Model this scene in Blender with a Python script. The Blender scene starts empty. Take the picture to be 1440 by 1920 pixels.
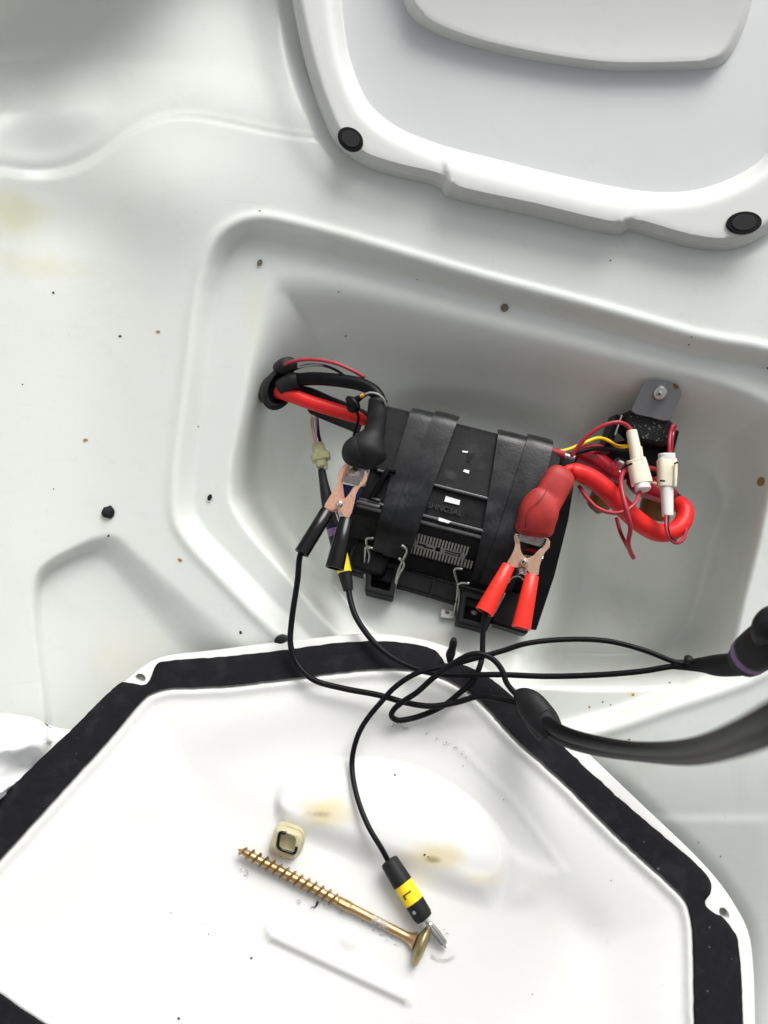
import bpy, bmesh, math, random
import numpy as np
from mathutils import Vector, Matrix, noise
from mathutils.geometry import delaunay_2d_cdt

random.seed(7)
S = bpy.context.scene
COL = S.collection
R = math.radians

# ------------------------------------------------------------------ camera, sky, sun, exposure
# Bench frame: X right, Y up the sloping liner wall, Z out of the wall.  LEAN turns it into the world (Z up).
LEAN = R(40)
WM = Matrix.Rotation(LEAN, 4, 'X')
DIST = 0.55                       # camera to the liner wall, metres
FOV = R(66)
PX = DIST * 2 * math.tan(FOV / 2) / 1920

cd = bpy.data.cameras.new('camera')
cam = bpy.data.objects.new('camera', cd); COL.objects.link(cam)
cd.sensor_fit = 'VERTICAL'; cd.sensor_height = 8.96
cd.lens = (cd.sensor_height / 2) / math.tan(FOV / 2)
cd.clip_start = 0.005; cd.clip_end = 200
cd.dof.use_dof = True; cd.dof.focus_distance = 0.525; cd.dof.aperture_fstop = 1.5
cam.matrix_world = WM @ Matrix.Translation((0, 0, DIST))
S.camera = cam

SUN_EL, SUN_AZ = R(60), R(42)      # high, beyond the locker, a little to the right
w = bpy.data.worlds.new('World'); S.world = w; w.use_nodes = True
nt = w.node_tree
sky = nt.nodes.new('ShaderNodeTexSky'); sky.sky_type = 'NISHITA'; sky.sun_disc = False
sky.sun_elevation = SUN_EL; sky.sun_rotation = SUN_AZ; sky.dust_density = 6; sky.air_density = 1.0
hs = nt.nodes.new('ShaderNodeHueSaturation'); hs.inputs['Saturation'].default_value = 0.12
bg = nt.nodes['Background']; bg.inputs['Strength'].default_value = 0.105
nt.links.new(sky.outputs['Color'], hs.inputs['Color']); nt.links.new(hs.outputs['Color'], bg.inputs['Color'])
sl = bpy.data.lights.new('sun', 'SUN'); sl.energy = 1.5; sl.angle = R(32); sl.color = (1.0, 0.975, 0.92)
so = bpy.data.objects.new('sun', sl); COL.objects.link(so)
sd = Vector((math.sin(SUN_AZ) * math.cos(SUN_EL), math.cos(SUN_AZ) * math.cos(SUN_EL), math.sin(SUN_EL)))
so.rotation_euler = sd.to_track_quat('Z', 'Y').to_euler()
S.view_settings.view_transform = 'Standard'; S.view_settings.look = 'None'
S.view_settings.gamma = 1; S.view_settings.exposure = 0.58
S.cycles.use_denoising = True
S.cycles.max_bounces = 10

# ------------------------------------------------------------------ materials
def mat(name, col, rough=0.5, metal=0.0, var=0.0, vscale=60, col2=None, bump=0.0, bscale=400, coat=0.0,
        spec=0.5, trans=0.0, ior=1.45, sss=0.0, rvar=0.0, aniso=None):
    m = bpy.data.materials.new(name); m.use_nodes = True
    n, l = m.node_tree.nodes, m.node_tree.links
    b = n['Principled BSDF']
    b.inputs['Base Color'].default_value = (*col, 1)
    b.inputs['Roughness'].default_value = rough; b.inputs['Metallic'].default_value = metal
    b.inputs['Coat Weight'].default_value = coat; b.inputs['Specular IOR Level'].default_value = spec
    b.inputs['Transmission Weight'].default_value = trans; b.inputs['IOR'].default_value = ior
    if sss:
        b.inputs['Subsurface Weight'].default_value = sss
        b.inputs['Subsurface Radius'].default_value = (1.0, 0.9, 0.75); b.inputs['Subsurface Scale'].default_value = 0.009
    tc = n.new('ShaderNodeTexCoord')
    src = tc.outputs['Object']
    if aniso:
        mp = n.new('ShaderNodeMapping'); mp.inputs['Scale'].default_value = aniso
        l.new(src, mp.inputs['Vector']); src = mp.outputs['Vector']
    if var or col2 or rvar:
        t = n.new('ShaderNodeTexNoise'); t.inputs['Scale'].default_value = vscale
        t.inputs['Detail'].default_value = 6; t.inputs['Roughness'].default_value = 0.6
        l.new(src, t.inputs['Vector'])
        cr = n.new('ShaderNodeValToRGB'); cr.color_ramp.elements[0].position = 0.35; cr.color_ramp.elements[1].position = 0.68
        c2 = col2 or tuple(max(0, c * (1 - var)) for c in col)
        cr.color_ramp.elements[0].color = (*col, 1); cr.color_ramp.elements[1].color = (*c2, 1)
        l.new(t.outputs['Fac'], cr.inputs['Fac']); l.new(cr.outputs['Color'], b.inputs['Base Color'])
        if rvar:
            mr = n.new('ShaderNodeMapRange'); mr.inputs['From Min'].default_value = 0.3; mr.inputs['From Max'].default_value = 0.7
            mr.inputs['To Min'].default_value = rough - rvar; mr.inputs['To Max'].default_value = rough + rvar
            l.new(t.outputs['Fac'], mr.inputs['Value']); l.new(mr.outputs['Result'], b.inputs['Roughness'])
    if bump:
        t2 = n.new('ShaderNodeTexNoise'); t2.inputs['Scale'].default_value = bscale; t2.inputs['Detail'].default_value = 4
        l.new(src, t2.inputs['Vector'])
        bp = n.new('ShaderNodeBump'); bp.inputs['Strength'].default_value = bump; bp.inputs['Distance'].default_value = 0.0006
        l.new(t2.outputs['Fac'], bp.inputs['Height']); l.new(bp.outputs['Normal'], b.inputs['Normal'])
    return m

def stain_or_sheen(m, center, radii, col, amount, nscale=40):
    """a soft discoloured patch of the plastic, or scuff with painted sheen, at a fixed place (object space)"""
    n, l = m.node_tree.nodes, m.node_tree.links
    b = n['Principled BSDF']; inp = b.inputs['Base Color']
    old = inp.links[0].from_socket if inp.links else None
    tc = n.new('ShaderNodeTexCoord'); mp = n.new('ShaderNodeMapping'); mp.vector_type = 'TEXTURE'
    mp.inputs['Location'].default_value = center; mp.inputs['Scale'].default_value = radii
    l.new(tc.outputs['Object'], mp.inputs['Vector'])
    nz = n.new('ShaderNodeTexNoise'); nz.inputs['Scale'].default_value = nscale; nz.inputs['Detail'].default_value = 5
    l.new(tc.outputs['Object'], nz.inputs['Vector'])
    le = n.new('ShaderNodeVectorMath'); le.operation = 'LENGTH'; l.new(mp.outputs['Vector'], le.inputs[0])
    ad = n.new('ShaderNodeMath'); ad.operation = 'MULTIPLY_ADD'
    l.new(nz.outputs['Fac'], ad.inputs[0]); ad.inputs[1].default_value = 1.0; l.new(le.outputs['Value'], ad.inputs[2])
    mr = n.new('ShaderNodeMapRange'); mr.interpolation_type = 'SMOOTHSTEP'
    mr.inputs['From Min'].default_value = 0.5; mr.inputs['From Max'].default_value = 1.4
    mr.inputs['To Min'].default_value = amount; mr.inputs['To Max'].default_value = 0
    l.new(ad.outputs['Value'], mr.inputs['Value'])
    mx = n.new('ShaderNodeMix'); mx.data_type = 'RGBA'
    l.new(mr.outputs['Result'], mx.inputs['Factor'])
    if old: l.new(old, mx.inputs['A'])
    else: mx.inputs['A'].default_value = inp.default_value
    mx.inputs['B'].default_value = (*col, 1)
    l.new(mx.outputs['Result'], inp)

M = dict(
    liner=mat('liner', (0.735, 0.760, 0.725), 0.36, sss=0.35, var=0.035, vscale=9, bump=0.10, bscale=140, coat=0.15, rvar=0.06),
    tub=mat('tub_plastic', (0.69, 0.69, 0.68), 0.42, sss=0.3, var=0.03, vscale=14, bump=0.12, bscale=160),
    hatch=mat('hatch_plastic', (0.70, 0.705, 0.69), 0.48, var=0.03, vscale=12, bump=0.12, bscale=200),
    panel=mat('panel_plastic', (0.62, 0.635, 0.64), 0.5, var=0.03, vscale=12, bump=0.1, bscale=200),
    gasket=mat('gasket_rubber', (0.005, 0.005, 0.0065), 0.8, var=-0.5, vscale=160, bump=0.2, bscale=900, spec=0.2),
    blackplastic=mat('black_plastic', (0.003, 0.003, 0.0035), 0.35, spec=.22, var=-0.7, vscale=70, bump=0.1, bscale=700, rvar=0.12),
    casetop=mat('case_plastic', (0.005, 0.005, 0.0055), 0.5, spec=.2, col2=(0.016, 0.016, 0.017), vscale=90, bump=0.15, bscale=600, rvar=0.12),
    bracket=mat('bracket_plastic', (0.009, 0.0095, 0.011), 0.6, spec=.25, var=-0.6, vscale=80, bump=0.2, bscale=500),
    strap=mat('strap_rubber', (0.007, 0.0073, 0.0085), 0.36, spec=.42, col2=(0.020, 0.021, 0.024), vscale=45, bump=0.2, bscale=500, rvar=0.1),
    rubber=mat('boot_rubber', (0.009, 0.009, 0.010), 0.55, spec=.28, var=-0.5, vscale=60, bump=0.1, bscale=500),
    cable=mat('cable_jacket', (0.0035, 0.0035, 0.0045), 0.42, spec=.17, var=-0.6, vscale=120, bump=0.15, bscale=500),
    vinyl=mat('black_vinyl', (0.003, 0.003, 0.0035), 0.14, bump=0.1, bscale=90, spec=.35),
    redcable=mat('red_jacket', (0.82, 0.022, 0.02), 0.42, spec=.35, var=0.22, vscale=50, bump=0.12, bscale=200),
    redvinyl=mat('red_vinyl', (0.83, 0.028, 0.014), 0.33, var=0.12, vscale=40, bump=0.06, bscale=200),
    redboot=mat('red_boot', (0.50, 0.045, 0.04), 0.5, spec=.35, var=0.35, vscale=60, bump=0.1, bscale=300),
    darkred=mat('crimson_boot', (0.36, 0.008, 0.02), 0.25, var=0.3, vscale=60, coat=0.2),
    redwire=mat('red_wire', (0.44, 0.03, 0.05), 0.4, var=0.25, vscale=90),
    yellow=mat('yellow_tape', (0.93, 0.66, 0.01), 0.4, var=0.06, vscale=60),
    orange=mat('orange_wire', (0.80, 0.36, 0.015), 0.4, var=0.2, vscale=60),
    purple=mat('purple_band', (0.22, 0.12, 0.29), 0.45),
    copper=mat('copper_plate', (0.86, 0.50, 0.36), 0.40, metal=0.55, col2=(0.64, 0.36, 0.25), vscale=600, bump=0.25, bscale=900, rvar=0.1),
    bronze=mat('dull_copper', (0.60, 0.39, 0.28), 0.5, metal=0.55, col2=(0.47, 0.30, 0.22), vscale=160, bump=0.15, bscale=800),
    steel=mat('bright_steel', (0.70, 0.69, 0.66), 0.28, metal=1.0, var=0.15, vscale=200, bump=0.1, bscale=900, rvar=0.1),
    hookwire=mat('hook_wire', (0.55, 0.54, 0.52), 0.32, metal=1.0),
    zinc=mat('zinc_plate', (0.62, 0.61, 0.58), 0.5, metal=0.7, var=0.4, vscale=420, bump=0.3, bscale=1200),
    greymetal=mat('painted_bracket', (0.21, 0.213, 0.22), 0.36, metal=0.35, var=0.25, vscale=40, bump=0.08, bscale=700),
    rust=mat('rust', (0.22, 0.07, 0.015), 0.9, var=0.6, vscale=700),
    brass=mat('yellow_zinc', (0.54, 0.40, 0.20), 0.40, metal=1.0, col2=(0.48, 0.30, 0.16), vscale=90, bump=0.2, bscale=700, rvar=0.1),
    brassdark=mat('worn_zinc', (0.36, 0.25, 0.13), 0.42, metal=1.0, col2=(0.50, 0.36, 0.17), vscale=300, bump=0.25, bscale=900),
    brasshead=mat('head_zinc', (0.42, 0.36, 0.19), 0.46, metal=1.0, col2=(0.31, 0.26, 0.14), vscale=200, bump=0.3, bscale=700),
    scuff=mat('scuffed_zinc', (0.55, 0.53, 0.50), 0.6, metal=0.7, col2=(0.30, 0.24, 0.17), vscale=900, bump=0.5, bscale=1500),
    ivory=mat('ivory_plastic', (0.83, 0.78, 0.64), 0.45, col2=(0.74, 0.66, 0.50), vscale=70, sss=0.15),
    milky=mat('milky_plastic', (0.80, 0.81, 0.78), 0.4, var=0.06, vscale=90, sss=0.2),
    olive=mat('clear_olive_plastic', (0.62, 0.60, 0.34), 0.22, var=0.3, vscale=150, trans=0.35, ior=1.35),
    amber=mat('amber_plastic', (0.26, 0.125, 0.02), 0.35, var=0.35, vscale=80, trans=0.2),
    creamy=mat('cream_plastic', (0.80, 0.74, 0.48), 0.22, var=0.15, vscale=120, trans=0.35, ior=1.3, coat=0.3),
    bag=mat('white_film', (0.88, 0.885, 0.89), 0.5, var=0.02, vscale=40),
    dark=mat('black_void', (0.006, 0.006, 0.006), 0.9),
    dirt=mat('dirt', (0.05, 0.038, 0.026), 0.9, var=0.5, vscale=900),
    ochre=mat('ochre_dirt', (0.40, 0.24, 0.09), 0.9, var=0.4, vscale=900),
    dust=mat('pale_dust', (0.20, 0.20, 0.205), 0.9),
    hole=mat('hole_inside', (0.17, 0.155, 0.11), 0.9),
    greyhole=mat('lug_hole', (0.30, 0.30, 0.28), 0.9),
    blue=mat('blue_seal', (0.012, 0.025, 0.13), 0.3),
    mint=mat('mint_wire', (0.42, 0.62, 0.52), 0.4), pink=mat('pink_wire', (0.62, 0.28, 0.40), 0.4),
    peach=mat('peach_wire', (0.70, 0.30, 0.16), 0.4), grey=mat('grey_wire', (0.35, 0.35, 0.35), 0.4),
    sticker=mat('silver_sticker', (0.74, 0.75, 0.76), 0.35, metal=0.35, var=0.15, vscale=500),
    emboss=mat('embossing', (0.011, 0.011, 0.012), 0.45),
    fin=mat('fin_plastic', (0.42, 0.41, 0.38), 0.45, var=0.2, vscale=120),
    plate=mat('vent_plate', (0.30, 0.29, 0.265), 0.45, var=0.3, vscale=220),
    edge=mat('polished_edge', (0.16, 0.16, 0.165), 0.2, coat=0.3),
    ink=mat('black_ink', (0.01, 0.01, 0.01), 0.5),
    water=mat('water', (1, 1, 1), 0.02, trans=1.0, ior=1.33),
)

def grime(m, amount, scale, lo, hi, col, stretch=(1, 1, 1)):
    """thin dirt film, smears and scuffs spread over the plastic"""
    n, l = m.node_tree.nodes, m.node_tree.links
    inp = n['Principled BSDF'].inputs['Base Color']
    old = inp.links[0].from_socket
    tc = n.new('ShaderNodeTexCoord'); mp = n.new('ShaderNodeMapping'); mp.inputs['Scale'].default_value = stretch
    l.new(tc.outputs['Object'], mp.inputs['Vector'])
    a = n.new('ShaderNodeTexNoise'); a.inputs['Scale'].default_value = scale; a.inputs['Detail'].default_value = 9; a.inputs['Roughness'].default_value = .68
    a.inputs['Distortion'].default_value = .6
    l.new(mp.outputs['Vector'], a.inputs['Vector'])
    mr = n.new('ShaderNodeMapRange'); mr.inputs['From Min'].default_value = lo; mr.inputs['From Max'].default_value = hi
    mr.inputs['To Min'].default_value = 0; mr.inputs['To Max'].default_value = amount
    l.new(a.outputs['Fac'], mr.inputs['Value'])
    mx = n.new('ShaderNodeMix'); mx.data_type = 'RGBA'
    l.new(mr.outputs['Result'], mx.inputs['Factor']); l.new(old, mx.inputs['A']); mx.inputs['B'].default_value = (*col, 1)
    l.new(mx.outputs['Result'], inp)
grime(M['liner'], .30, 22, .54, .80, (.55, .54, .46))
grime(M['liner'], .35, 190, .63, .80, (.40, .38, .32), (1, .5, 1))
grime(M['liner'], .22, 26, .60, .74, (.52, .51, .46), (1, 14, 1))
grime(M['liner'], .20, 30, .62, .76, (.86, .87, .85), (11, 1.5, 1))
grime(M['tub'], .25, 24, .62, .76, (.55, .54, .5), (1.5, 13, 1))
grime(M['tub'], .30, 26, .56, .80, (.62, .60, .53))
grime(M['tub'], .45, 230, .66, .80, (.42, .40, .36), (.6, 1, 1))
grime(M['gasket'], .6, 60, .52, .80, (.030, .030, .034))
grime(M['gasket'], .8, 700, .66, .80, (.06, .06, .062))
grime(M['casetop'], .55, 120, .55, .80, (.045, .045, .047))
grime(M['casetop'], .8, 900, .68, .80, (.16, .16, .16))
grime(M['strap'], .6, 70, .50, .80, (.045, .046, .052))
grime(M['strap'], .8, 1100, .69, .80, (.16, .16, .165))
grime(M['rubber'], .5, 150, .55, .80, (.035, .035, .036))
grime(M['redcable'], .35, 160, .58, .80, (.35, .04, .03))
grime(M['redboot'], .4, 120, .55, .80, (.28, .06, .05))
grime(M['hatch'], .30, 40, .57, .78, (.55, .53, .46))
grime(M['panel'], .22, 40, .56, .78, (.5, .5, .47))

# ------------------------------------------------------------------ bench geometry helpers
def P(x, y, z):
    """point of the bench frame seen at photo pixel (x, y) at z millimetres above the liner plane"""
    z = z / 1000.0
    k = PX * (DIST - z) / DIST
    return Vector(((x - 720) * k, (960 - y) * k, z))
def mm(px, z=0): return px * PX * (DIST - z / 1000.0) / DIST

def tag(o, label=None, cat=None, group=None, kind=None):
    if label: o['label'] = label
    if cat: o['category'] = cat
    if group: o['group'] = group
    if kind: o['kind'] = kind
    return o

def thing(name, label, cat, base, group=None):
    o = bpy.data.objects.new(name, None); COL.objects.link(o)
    o.empty_display_size = 0.01
    o.matrix_world = WM @ Matrix.Translation(base)
    o['base'] = tuple(base)
    return tag(o, label, cat, group)

def base_of(o):
    while o.parent: o = o.parent
    return Vector(o['base'])

def obj(name, geo, m, parent=None, base=None, smooth=True, sub=0, bevel=0.0, angle=40):
    V, F = geo
    b = base_of(parent) if parent else Vector(base) if base is not None else Vector((0, 0, 0))
    me = bpy.data.meshes.new(name)
    me.from_pydata([tuple(Vector(v) - b) for v in V], [], [tuple(f) for f in F])
    bm = bmesh.new(); bm.from_mesh(me)
    bmesh.ops.recalc_face_normals(bm, faces=bm.faces)
    bm.to_mesh(me); bm.free()
    for x in ([m] if not isinstance(m, (list, tuple)) else m): me.materials.append(M[x])
    o = bpy.data.objects.new(name, me); COL.objects.link(o)
    if parent: o.parent = parent
    else:
        o.matrix_world = WM @ Matrix.Translation(b); o['base'] = tuple(b)
    if smooth:
        me.polygons.foreach_set('use_smooth', [True] * len(me.polygons))
        if angle < 180 and not sub: me.set_sharp_from_angle(angle=R(angle))
    if bevel:
        md = o.modifiers.new('bevel', 'BEVEL'); md.width = bevel; md.segments = 2; md.limit_method = 'ANGLE'; md.angle_limit = R(35)
        md.harden_normals = False
    if sub:
        md = o.modifiers.new('sub', 'SUBSURF'); md.levels = sub; md.render_levels = sub
    return o

def spline(pts, n=8, closed=False):
    """Catmull-Rom through the points (any dimension)"""
    pts = [Vector(p) for p in pts]; N = len(pts); out = []
    if N < 3: return pts
    rng = range(N if closed else N - 1)
    for i in rng:
        if closed: a, b, c, d = (pts[(i + k - 1) % N] for k in range(4))
        else:
            b, c = pts[i], pts[i + 1]
            a = pts[i - 1] if i else b * 2 - c
            d = pts[i + 2] if i + 2 < N else c * 2 - b
        ab, bc, cdx = max((b - a).length, 1e-9) ** .5, max((c - b).length, 1e-9) ** .5, max((d - c).length, 1e-9) ** .5
        m1 = ((b - a) / ab - (c - a) / (ab + bc) + (c - b) / bc) * bc
        m2 = ((c - b) / bc - (d - b) / (bc + cdx) + (d - c) / cdx) * bc
        for k in range(n):
            t = k / n
            out.append((2 * t**3 - 3 * t**2 + 1) * b + (t**3 - 2 * t**2 + t) * m1 + (-2 * t**3 + 3 * t**2) * c + (t**3 - t**2) * m2)
    if not closed: out.append(pts[-1])
    return out

def rings(C, T, RA, RB=None, seg=12, up=Vector((0, 0, 1)), cap=True, shape=None):
    """loft of elliptical rings: centres C, tangents T, half-widths RA (across) and RB (along up)"""
    V, F = [], []
    RB = RB or RA
    ref = None
    for i, (c, t) in enumerate(zip(C, T)):
        t = t.normalized()
        if ref is None:
            u = up if abs(t.dot(up)) < 0.95 else Vector((0, 1, 0))
            ref = (u - t * u.dot(t)).normalized()
        else:
            ref = ref - t * ref.dot(t)
            ref.normalize()
        side = t.cross(ref)
        for k in range(seg):
            a = 2 * math.pi * k / seg
            ca, sa = math.cos(a), math.sin(a)
            if shape:
                e = shape
                ca, sa = math.copysign(abs(ca) ** e, ca), math.copysign(abs(sa) ** e, sa)
            V.append(c + side * ca * RA[i] + ref * sa * RB[i])
    n = len(C)
    for i in range(n - 1):
        for k in range(seg):
            a, b = i * seg + k, i * seg + (k + 1) % seg
            F.append((a, b, b + seg, a + seg))
    if cap:
        F.append(tuple(range(seg))[::-1]); F.append(tuple((n - 1) * seg + k for k in range(seg)))
    return V, F

def tube(pts, r, seg=10, n=6, flat=1.0, cap=True, shape=None, taper=None, wob=0.0):
    """cable: pts of (x px, y px, z mm[, radius px]) smoothed; r is the radius in pixels at that depth"""
    P4 = [(p[0], p[1], p[2], (p[3] if len(p) > 3 else r)) for p in pts]
    Q = spline(P4, n) if len(P4) > 2 else [Vector(P4[0]), Vector(P4[1])]
    C = [P(q[0], q[1], q[2]) for q in Q]
    if wob:
        C = [c + Vector((noise.noise(c * 45), noise.noise(c * 45 + Vector((7, 3, 1))), noise.noise(c * 45 + Vector((1, 9, 4))))) * wob for c in C]
    RA = [mm(q[3], q[2]) for q in Q]
    T = [C[min(i + 1, len(C) - 1)] - C[max(i - 1, 0)] for i in range(len(C))]
    return rings(C, T, RA, [x * flat for x in RA], seg, cap=cap, shape=shape)

def rod(a, b, prof, seg=14, flat=1.0, shape=None, cap=True):
    """lathe along the line a-b (bench points): prof = [(t 0..1, radius m)] in order, may double back"""
    d = b - a
    C = [a + d * t for t, _ in prof]; T = [d] * len(prof)
    RA = [x for _, x in prof]
    return rings(C, T, RA, [x * flat for x in RA], seg, cap=cap, shape=shape)

def join(*gs):
    V, F = [], []
    for v, f in gs:
        o = len(V); V += list(v); F += [tuple(i + o for i in q) for q in f]
    return V, F

def box(c, ax, ay, az):
    """box centred at c with half-axis vectors"""
    V = [c + ax * i + ay * j + az * k for i in (-1, 1) for j in (-1, 1) for k in (-1, 1)]
    return V, [(0, 1, 3, 2), (4, 6, 7, 5), (0, 4, 5, 1), (2, 3, 7, 6), (0, 2, 6, 4), (1, 5, 7, 3)]

def inside(poly, X, Y):
    r = np.zeros(X.shape, bool); n = len(poly)
    for i in range(n):
        x1, y1 = poly[i][0], poly[i][1]; x2, y2 = poly[(i + 1) % n][0], poly[(i + 1) % n][1]
        if y1 == y2: continue
        c = ((y1 > Y) != (y2 > Y)) & (X < (x2 - x1) * (Y - y1) / (y2 - y1) + x1)
        r ^= c
    return r
def dist(poly, X, Y, closed=True):
    d = np.full(X.shape, 1e9); n = len(poly)
    for i in range(n if closed else n - 1):
        x1, y1 = poly[i][0], poly[i][1]; x2, y2 = poly[(i + 1) % n][0], poly[(i + 1) % n][1]
        dx, dy = x2 - x1, y2 - y1; L = dx * dx + dy * dy + 1e-9
        t = np.clip(((X - x1) * dx + (Y - y1) * dy) / L, 0, 1)
        d = np.minimum(d, np.hypot(X - x1 - t * dx, Y - y1 - t * dy))
    return d
def sdist(poly, X, Y):
    """signed distance in pixels, positive inside"""
    d = dist(poly, X, Y); return np.where(inside(poly, X, Y), d, -d)
def ss(a, b, x):
    t = np.clip((x - a) / (b - a), 0, 1); return t * t * (3 - 2 * t)

def plane_z(a, b, y):
    """height (mm) of the plane z = a - b*Y at photo row y"""
    c = (960 - np.asarray(y, float)) * PX * 1000
    return (a - b * c) / (1 - b * c / (DIST * 1000))

def resample(poly, d):
    out = []; n = len(poly)
    for i in range(n):
        a, b = Vector(poly[i][:2]), Vector(poly[(i + 1) % n][:2])
        k = max(1, int((b - a).length / d + .5))
        out += [tuple(a + (b - a) * (j / k)) for j in range(k)]
    return out
def offsets(poly, dists, d=7):
    """points on lines parallel to a contour (positive = inside)"""
    q = resample(poly, d); n = len(q); A = np.array(q)
    t = np.roll(A, -1, 0) - np.roll(A, 1, 0); t /= np.linalg.norm(t, axis=1)[:, None] + 1e-9
    nr = np.stack([-t[:, 1], t[:, 0]], 1)
    e = A + nr * 0.5
    if inside(poly, e[:, 0], e[:, 1]).mean() < 0.5: nr = -nr
    out = []
    for k in dists:
        B = A + nr * k
        sdv = sdist(poly, B[:, 0], B[:, 1])
        out += [tuple(p) for p, s in zip(B, sdv) if abs(s - k) < 0.25 * abs(k) + .3]
    return out

def sheet(outline, zf, thick, step=None, holes=(), keep_bottom=True, contours=()):
    """solid sheet: outline in photo pixels, top height zf(X,Y) mm, thickness mm; crisp edges, fine interior"""
    pts, edges = [], []
    def ringadd(poly):
        s = len(pts); n = len(poly)
        for p in poly: pts.append(Vector((p[0], p[1])))
        for i in range(n): edges.append((s + i, s + (i + 1) % n))
    ringadd(outline)
    for h in holes: ringadd(h)
    if step:
        xs = [p[0] for p in outline]; ys = [p[1] for p in outline]
        gx, gy = np.meshgrid(np.arange(min(xs), max(xs), step), np.arange(min(ys), max(ys), step))
        gx = gx + (np.arange(gx.shape[0]) % 2)[:, None] * step * 0.5
        gx, gy = gx.ravel(), gy.ravel()
        ok = sdist(outline, gx, gy) > step * 0.45
        for h in holes: ok &= sdist(h, gx, gy) < -step * 0.45
        ex = []
        for poly, dl in contours: ex += offsets(poly, dl, min(7, step))
        if ex:
            E = np.array(ex)
            ke = sdist(outline, E[:, 0], E[:, 1]) > 1.2
            for h in holes: ke &= sdist(h, E[:, 0], E[:, 1]) < -1.2
            E = E[ke]
            for poly, dl in contours:
                sg = sdist(poly, gx, gy)
                ok &= ~((sg > min(min(dl), 0) - step * .4) & (sg < max(max(dl), 0) + step * .4))
            for p in E: pts.append(Vector((p[0], p[1])))
        for x, y in zip(gx[ok], gy[ok]): pts.append(Vector((x, y)))
    v, e, f, *_ = delaunay_2d_cdt(pts, edges, [], 0, 1e-4)
    V2 = np.array([(p[0], p[1]) for p in v]); T = np.array([t for t in f if len(t) == 3])
    c = V2[T].mean(1)
    ok = inside(outline, c[:, 0], c[:, 1])
    for h in holes: ok &= ~inside(h, c[:, 0], c[:, 1])
    T = T[ok]
    Z = np.asarray(zf(V2[:, 0], V2[:, 1]), float) * np.ones(len(V2))
    top = [P(x, y, z) for (x, y), z in zip(V2, Z)]
    th = np.asarray(thick(V2[:, 0], V2[:, 1]) if callable(thick) else thick, float) * np.ones(len(V2))
    # the lower side lies straight below (along -Z), not along the line of sight
    bot = [p - Vector((0, 0, t / 1000.0)) for p, t in zip(top, th)]
    n = len(top); F = [tuple(t) for t in T]
    if keep_bottom: F += [(t[2] + n, t[1] + n, t[0] + n) for t in T]
    cnt = {}
    for t in T:
        for i in range(3):
            a, b = t[i], t[(i + 1) % 3]
            cnt[(a, b)] = cnt.get((a, b), 0) + 1
    for (a, b) in cnt:
        if (b, a) not in cnt: F.append((b, a, a + n, b + n))
    return top + bot, F

def disc(x, y, rx, ry, rot=0, n=20):
    c, s = math.cos(rot), math.sin(rot)
    return [(x + rx * math.cos(a) * c - ry * math.sin(a) * s, y + rx * math.cos(a) * s + ry * math.sin(a) * c)
            for a in (2 * math.pi * k / n for k in range(n))]

# ------------------------------------------------------------------ outlines traced on the place
def sp2(pts, n=5, closed=True): return [(q[0], q[1]) for q in spline([(a, b, 0) for a, b in pts], n, closed)]

STEP = sp2([(478, 425), (560, 438), (900, 535), (1100, 588), (1300, 645), (1500, 700), (1580, 900), (1530, 1150), (1440, 1240),
            (1250, 1312), (1100, 1362), (930, 1390), (700, 1330), (560, 1205), (440, 1085), (352, 985), (342, 940), (365, 720), (398, 500), (430, 445)], 4)
RIM = sp2([(548, 510), (900, 592), (1150, 658), (1400, 728), (1462, 770), (1450, 900), (1400, 1120), (1345, 1262), (1000, 1290), (720, 1262),
           (625, 1185), (540, 1085), (436, 955), (428, 900), (452, 760), (488, 570), (508, 525)], 4)
FLOOR = sp2([(592, 720), (900, 790), (1150, 850), (1310, 880), (1352, 930), (1330, 1010), (1262, 1200), (1000, 1222), (800, 1210), (712, 1190),
             (632, 1100), (528, 965), (516, 905), (536, 800), (556, 740)], 4)
PLINTH = sp2([(640, 860), (820, 800), (1050, 870), (1030, 1000), (985, 1190), (960, 1270), (640, 1260), (610, 1130), (622, 1000)], 4)
POCKET = sp2([(62, 1110), (74, 1066), (125, 1032), (190, 1002), (222, 1002), (262, 1037), (400, 1155), (480, 1222), (600, 1320), (300, 1560), (92, 1500), (82, 1340)], 4)
POCKIN = sp2([(74, 1120), (86, 1084), (135, 1052), (176, 1042), (200, 1058), (250, 1120), (330, 1215), (440, 1340), (300, 1500), (104, 1480), (96, 1340)], 4)
RIDGE = sp2([(-350, 300), (-100, 320), (0, 325), (60, 332), (125, 325), (190, 295), (240, 255), (285, 230), (340, 219), (400, 225), (500, 246), (560, 256), (640, 262), (800, 262), (1300, 250), (1320, -360), (-350, -360)], 4)
HATCH = sp2([(530, -330), (538, -60), (548, 0), (562, 70), (580, 140), (602, 205), (630, 262), (680, 300), (745, 322), (826, 343), (836, 356), (1000, 396),
             (1168, 432), (1182, 426), (1290, 454), (1350, 462), (1400, 456), (1460, 420), (1520, 340), (1580, 100), (1600, -330)], 4)
HATCHIN = sp2([(632, -260), (637, -60), (641, 0), (648, 65), (660, 120), (690, 190), (730, 228), (770, 250), (840, 275), (930, 298), (1022, 321), (1153, 350),
               (1218, 359), (1290, 358), (1345, 344), (1401, 318), (1440, 284), (1470, 200), (1500, -260)], 4)
BOSS = sp2([(740, -260), (752, -60), (765, 15), (807, 52), (892, 85), (990, 108), (1080, 123), (1153, 130), (1283, 129), (1340, 124), (1362, 112), (1384, 78), (1410, 0), (1430, -260)], 4)
MIDBLOCK = [(834, 300), (836, 356), (1168, 434), (1180, 360)]
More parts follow.
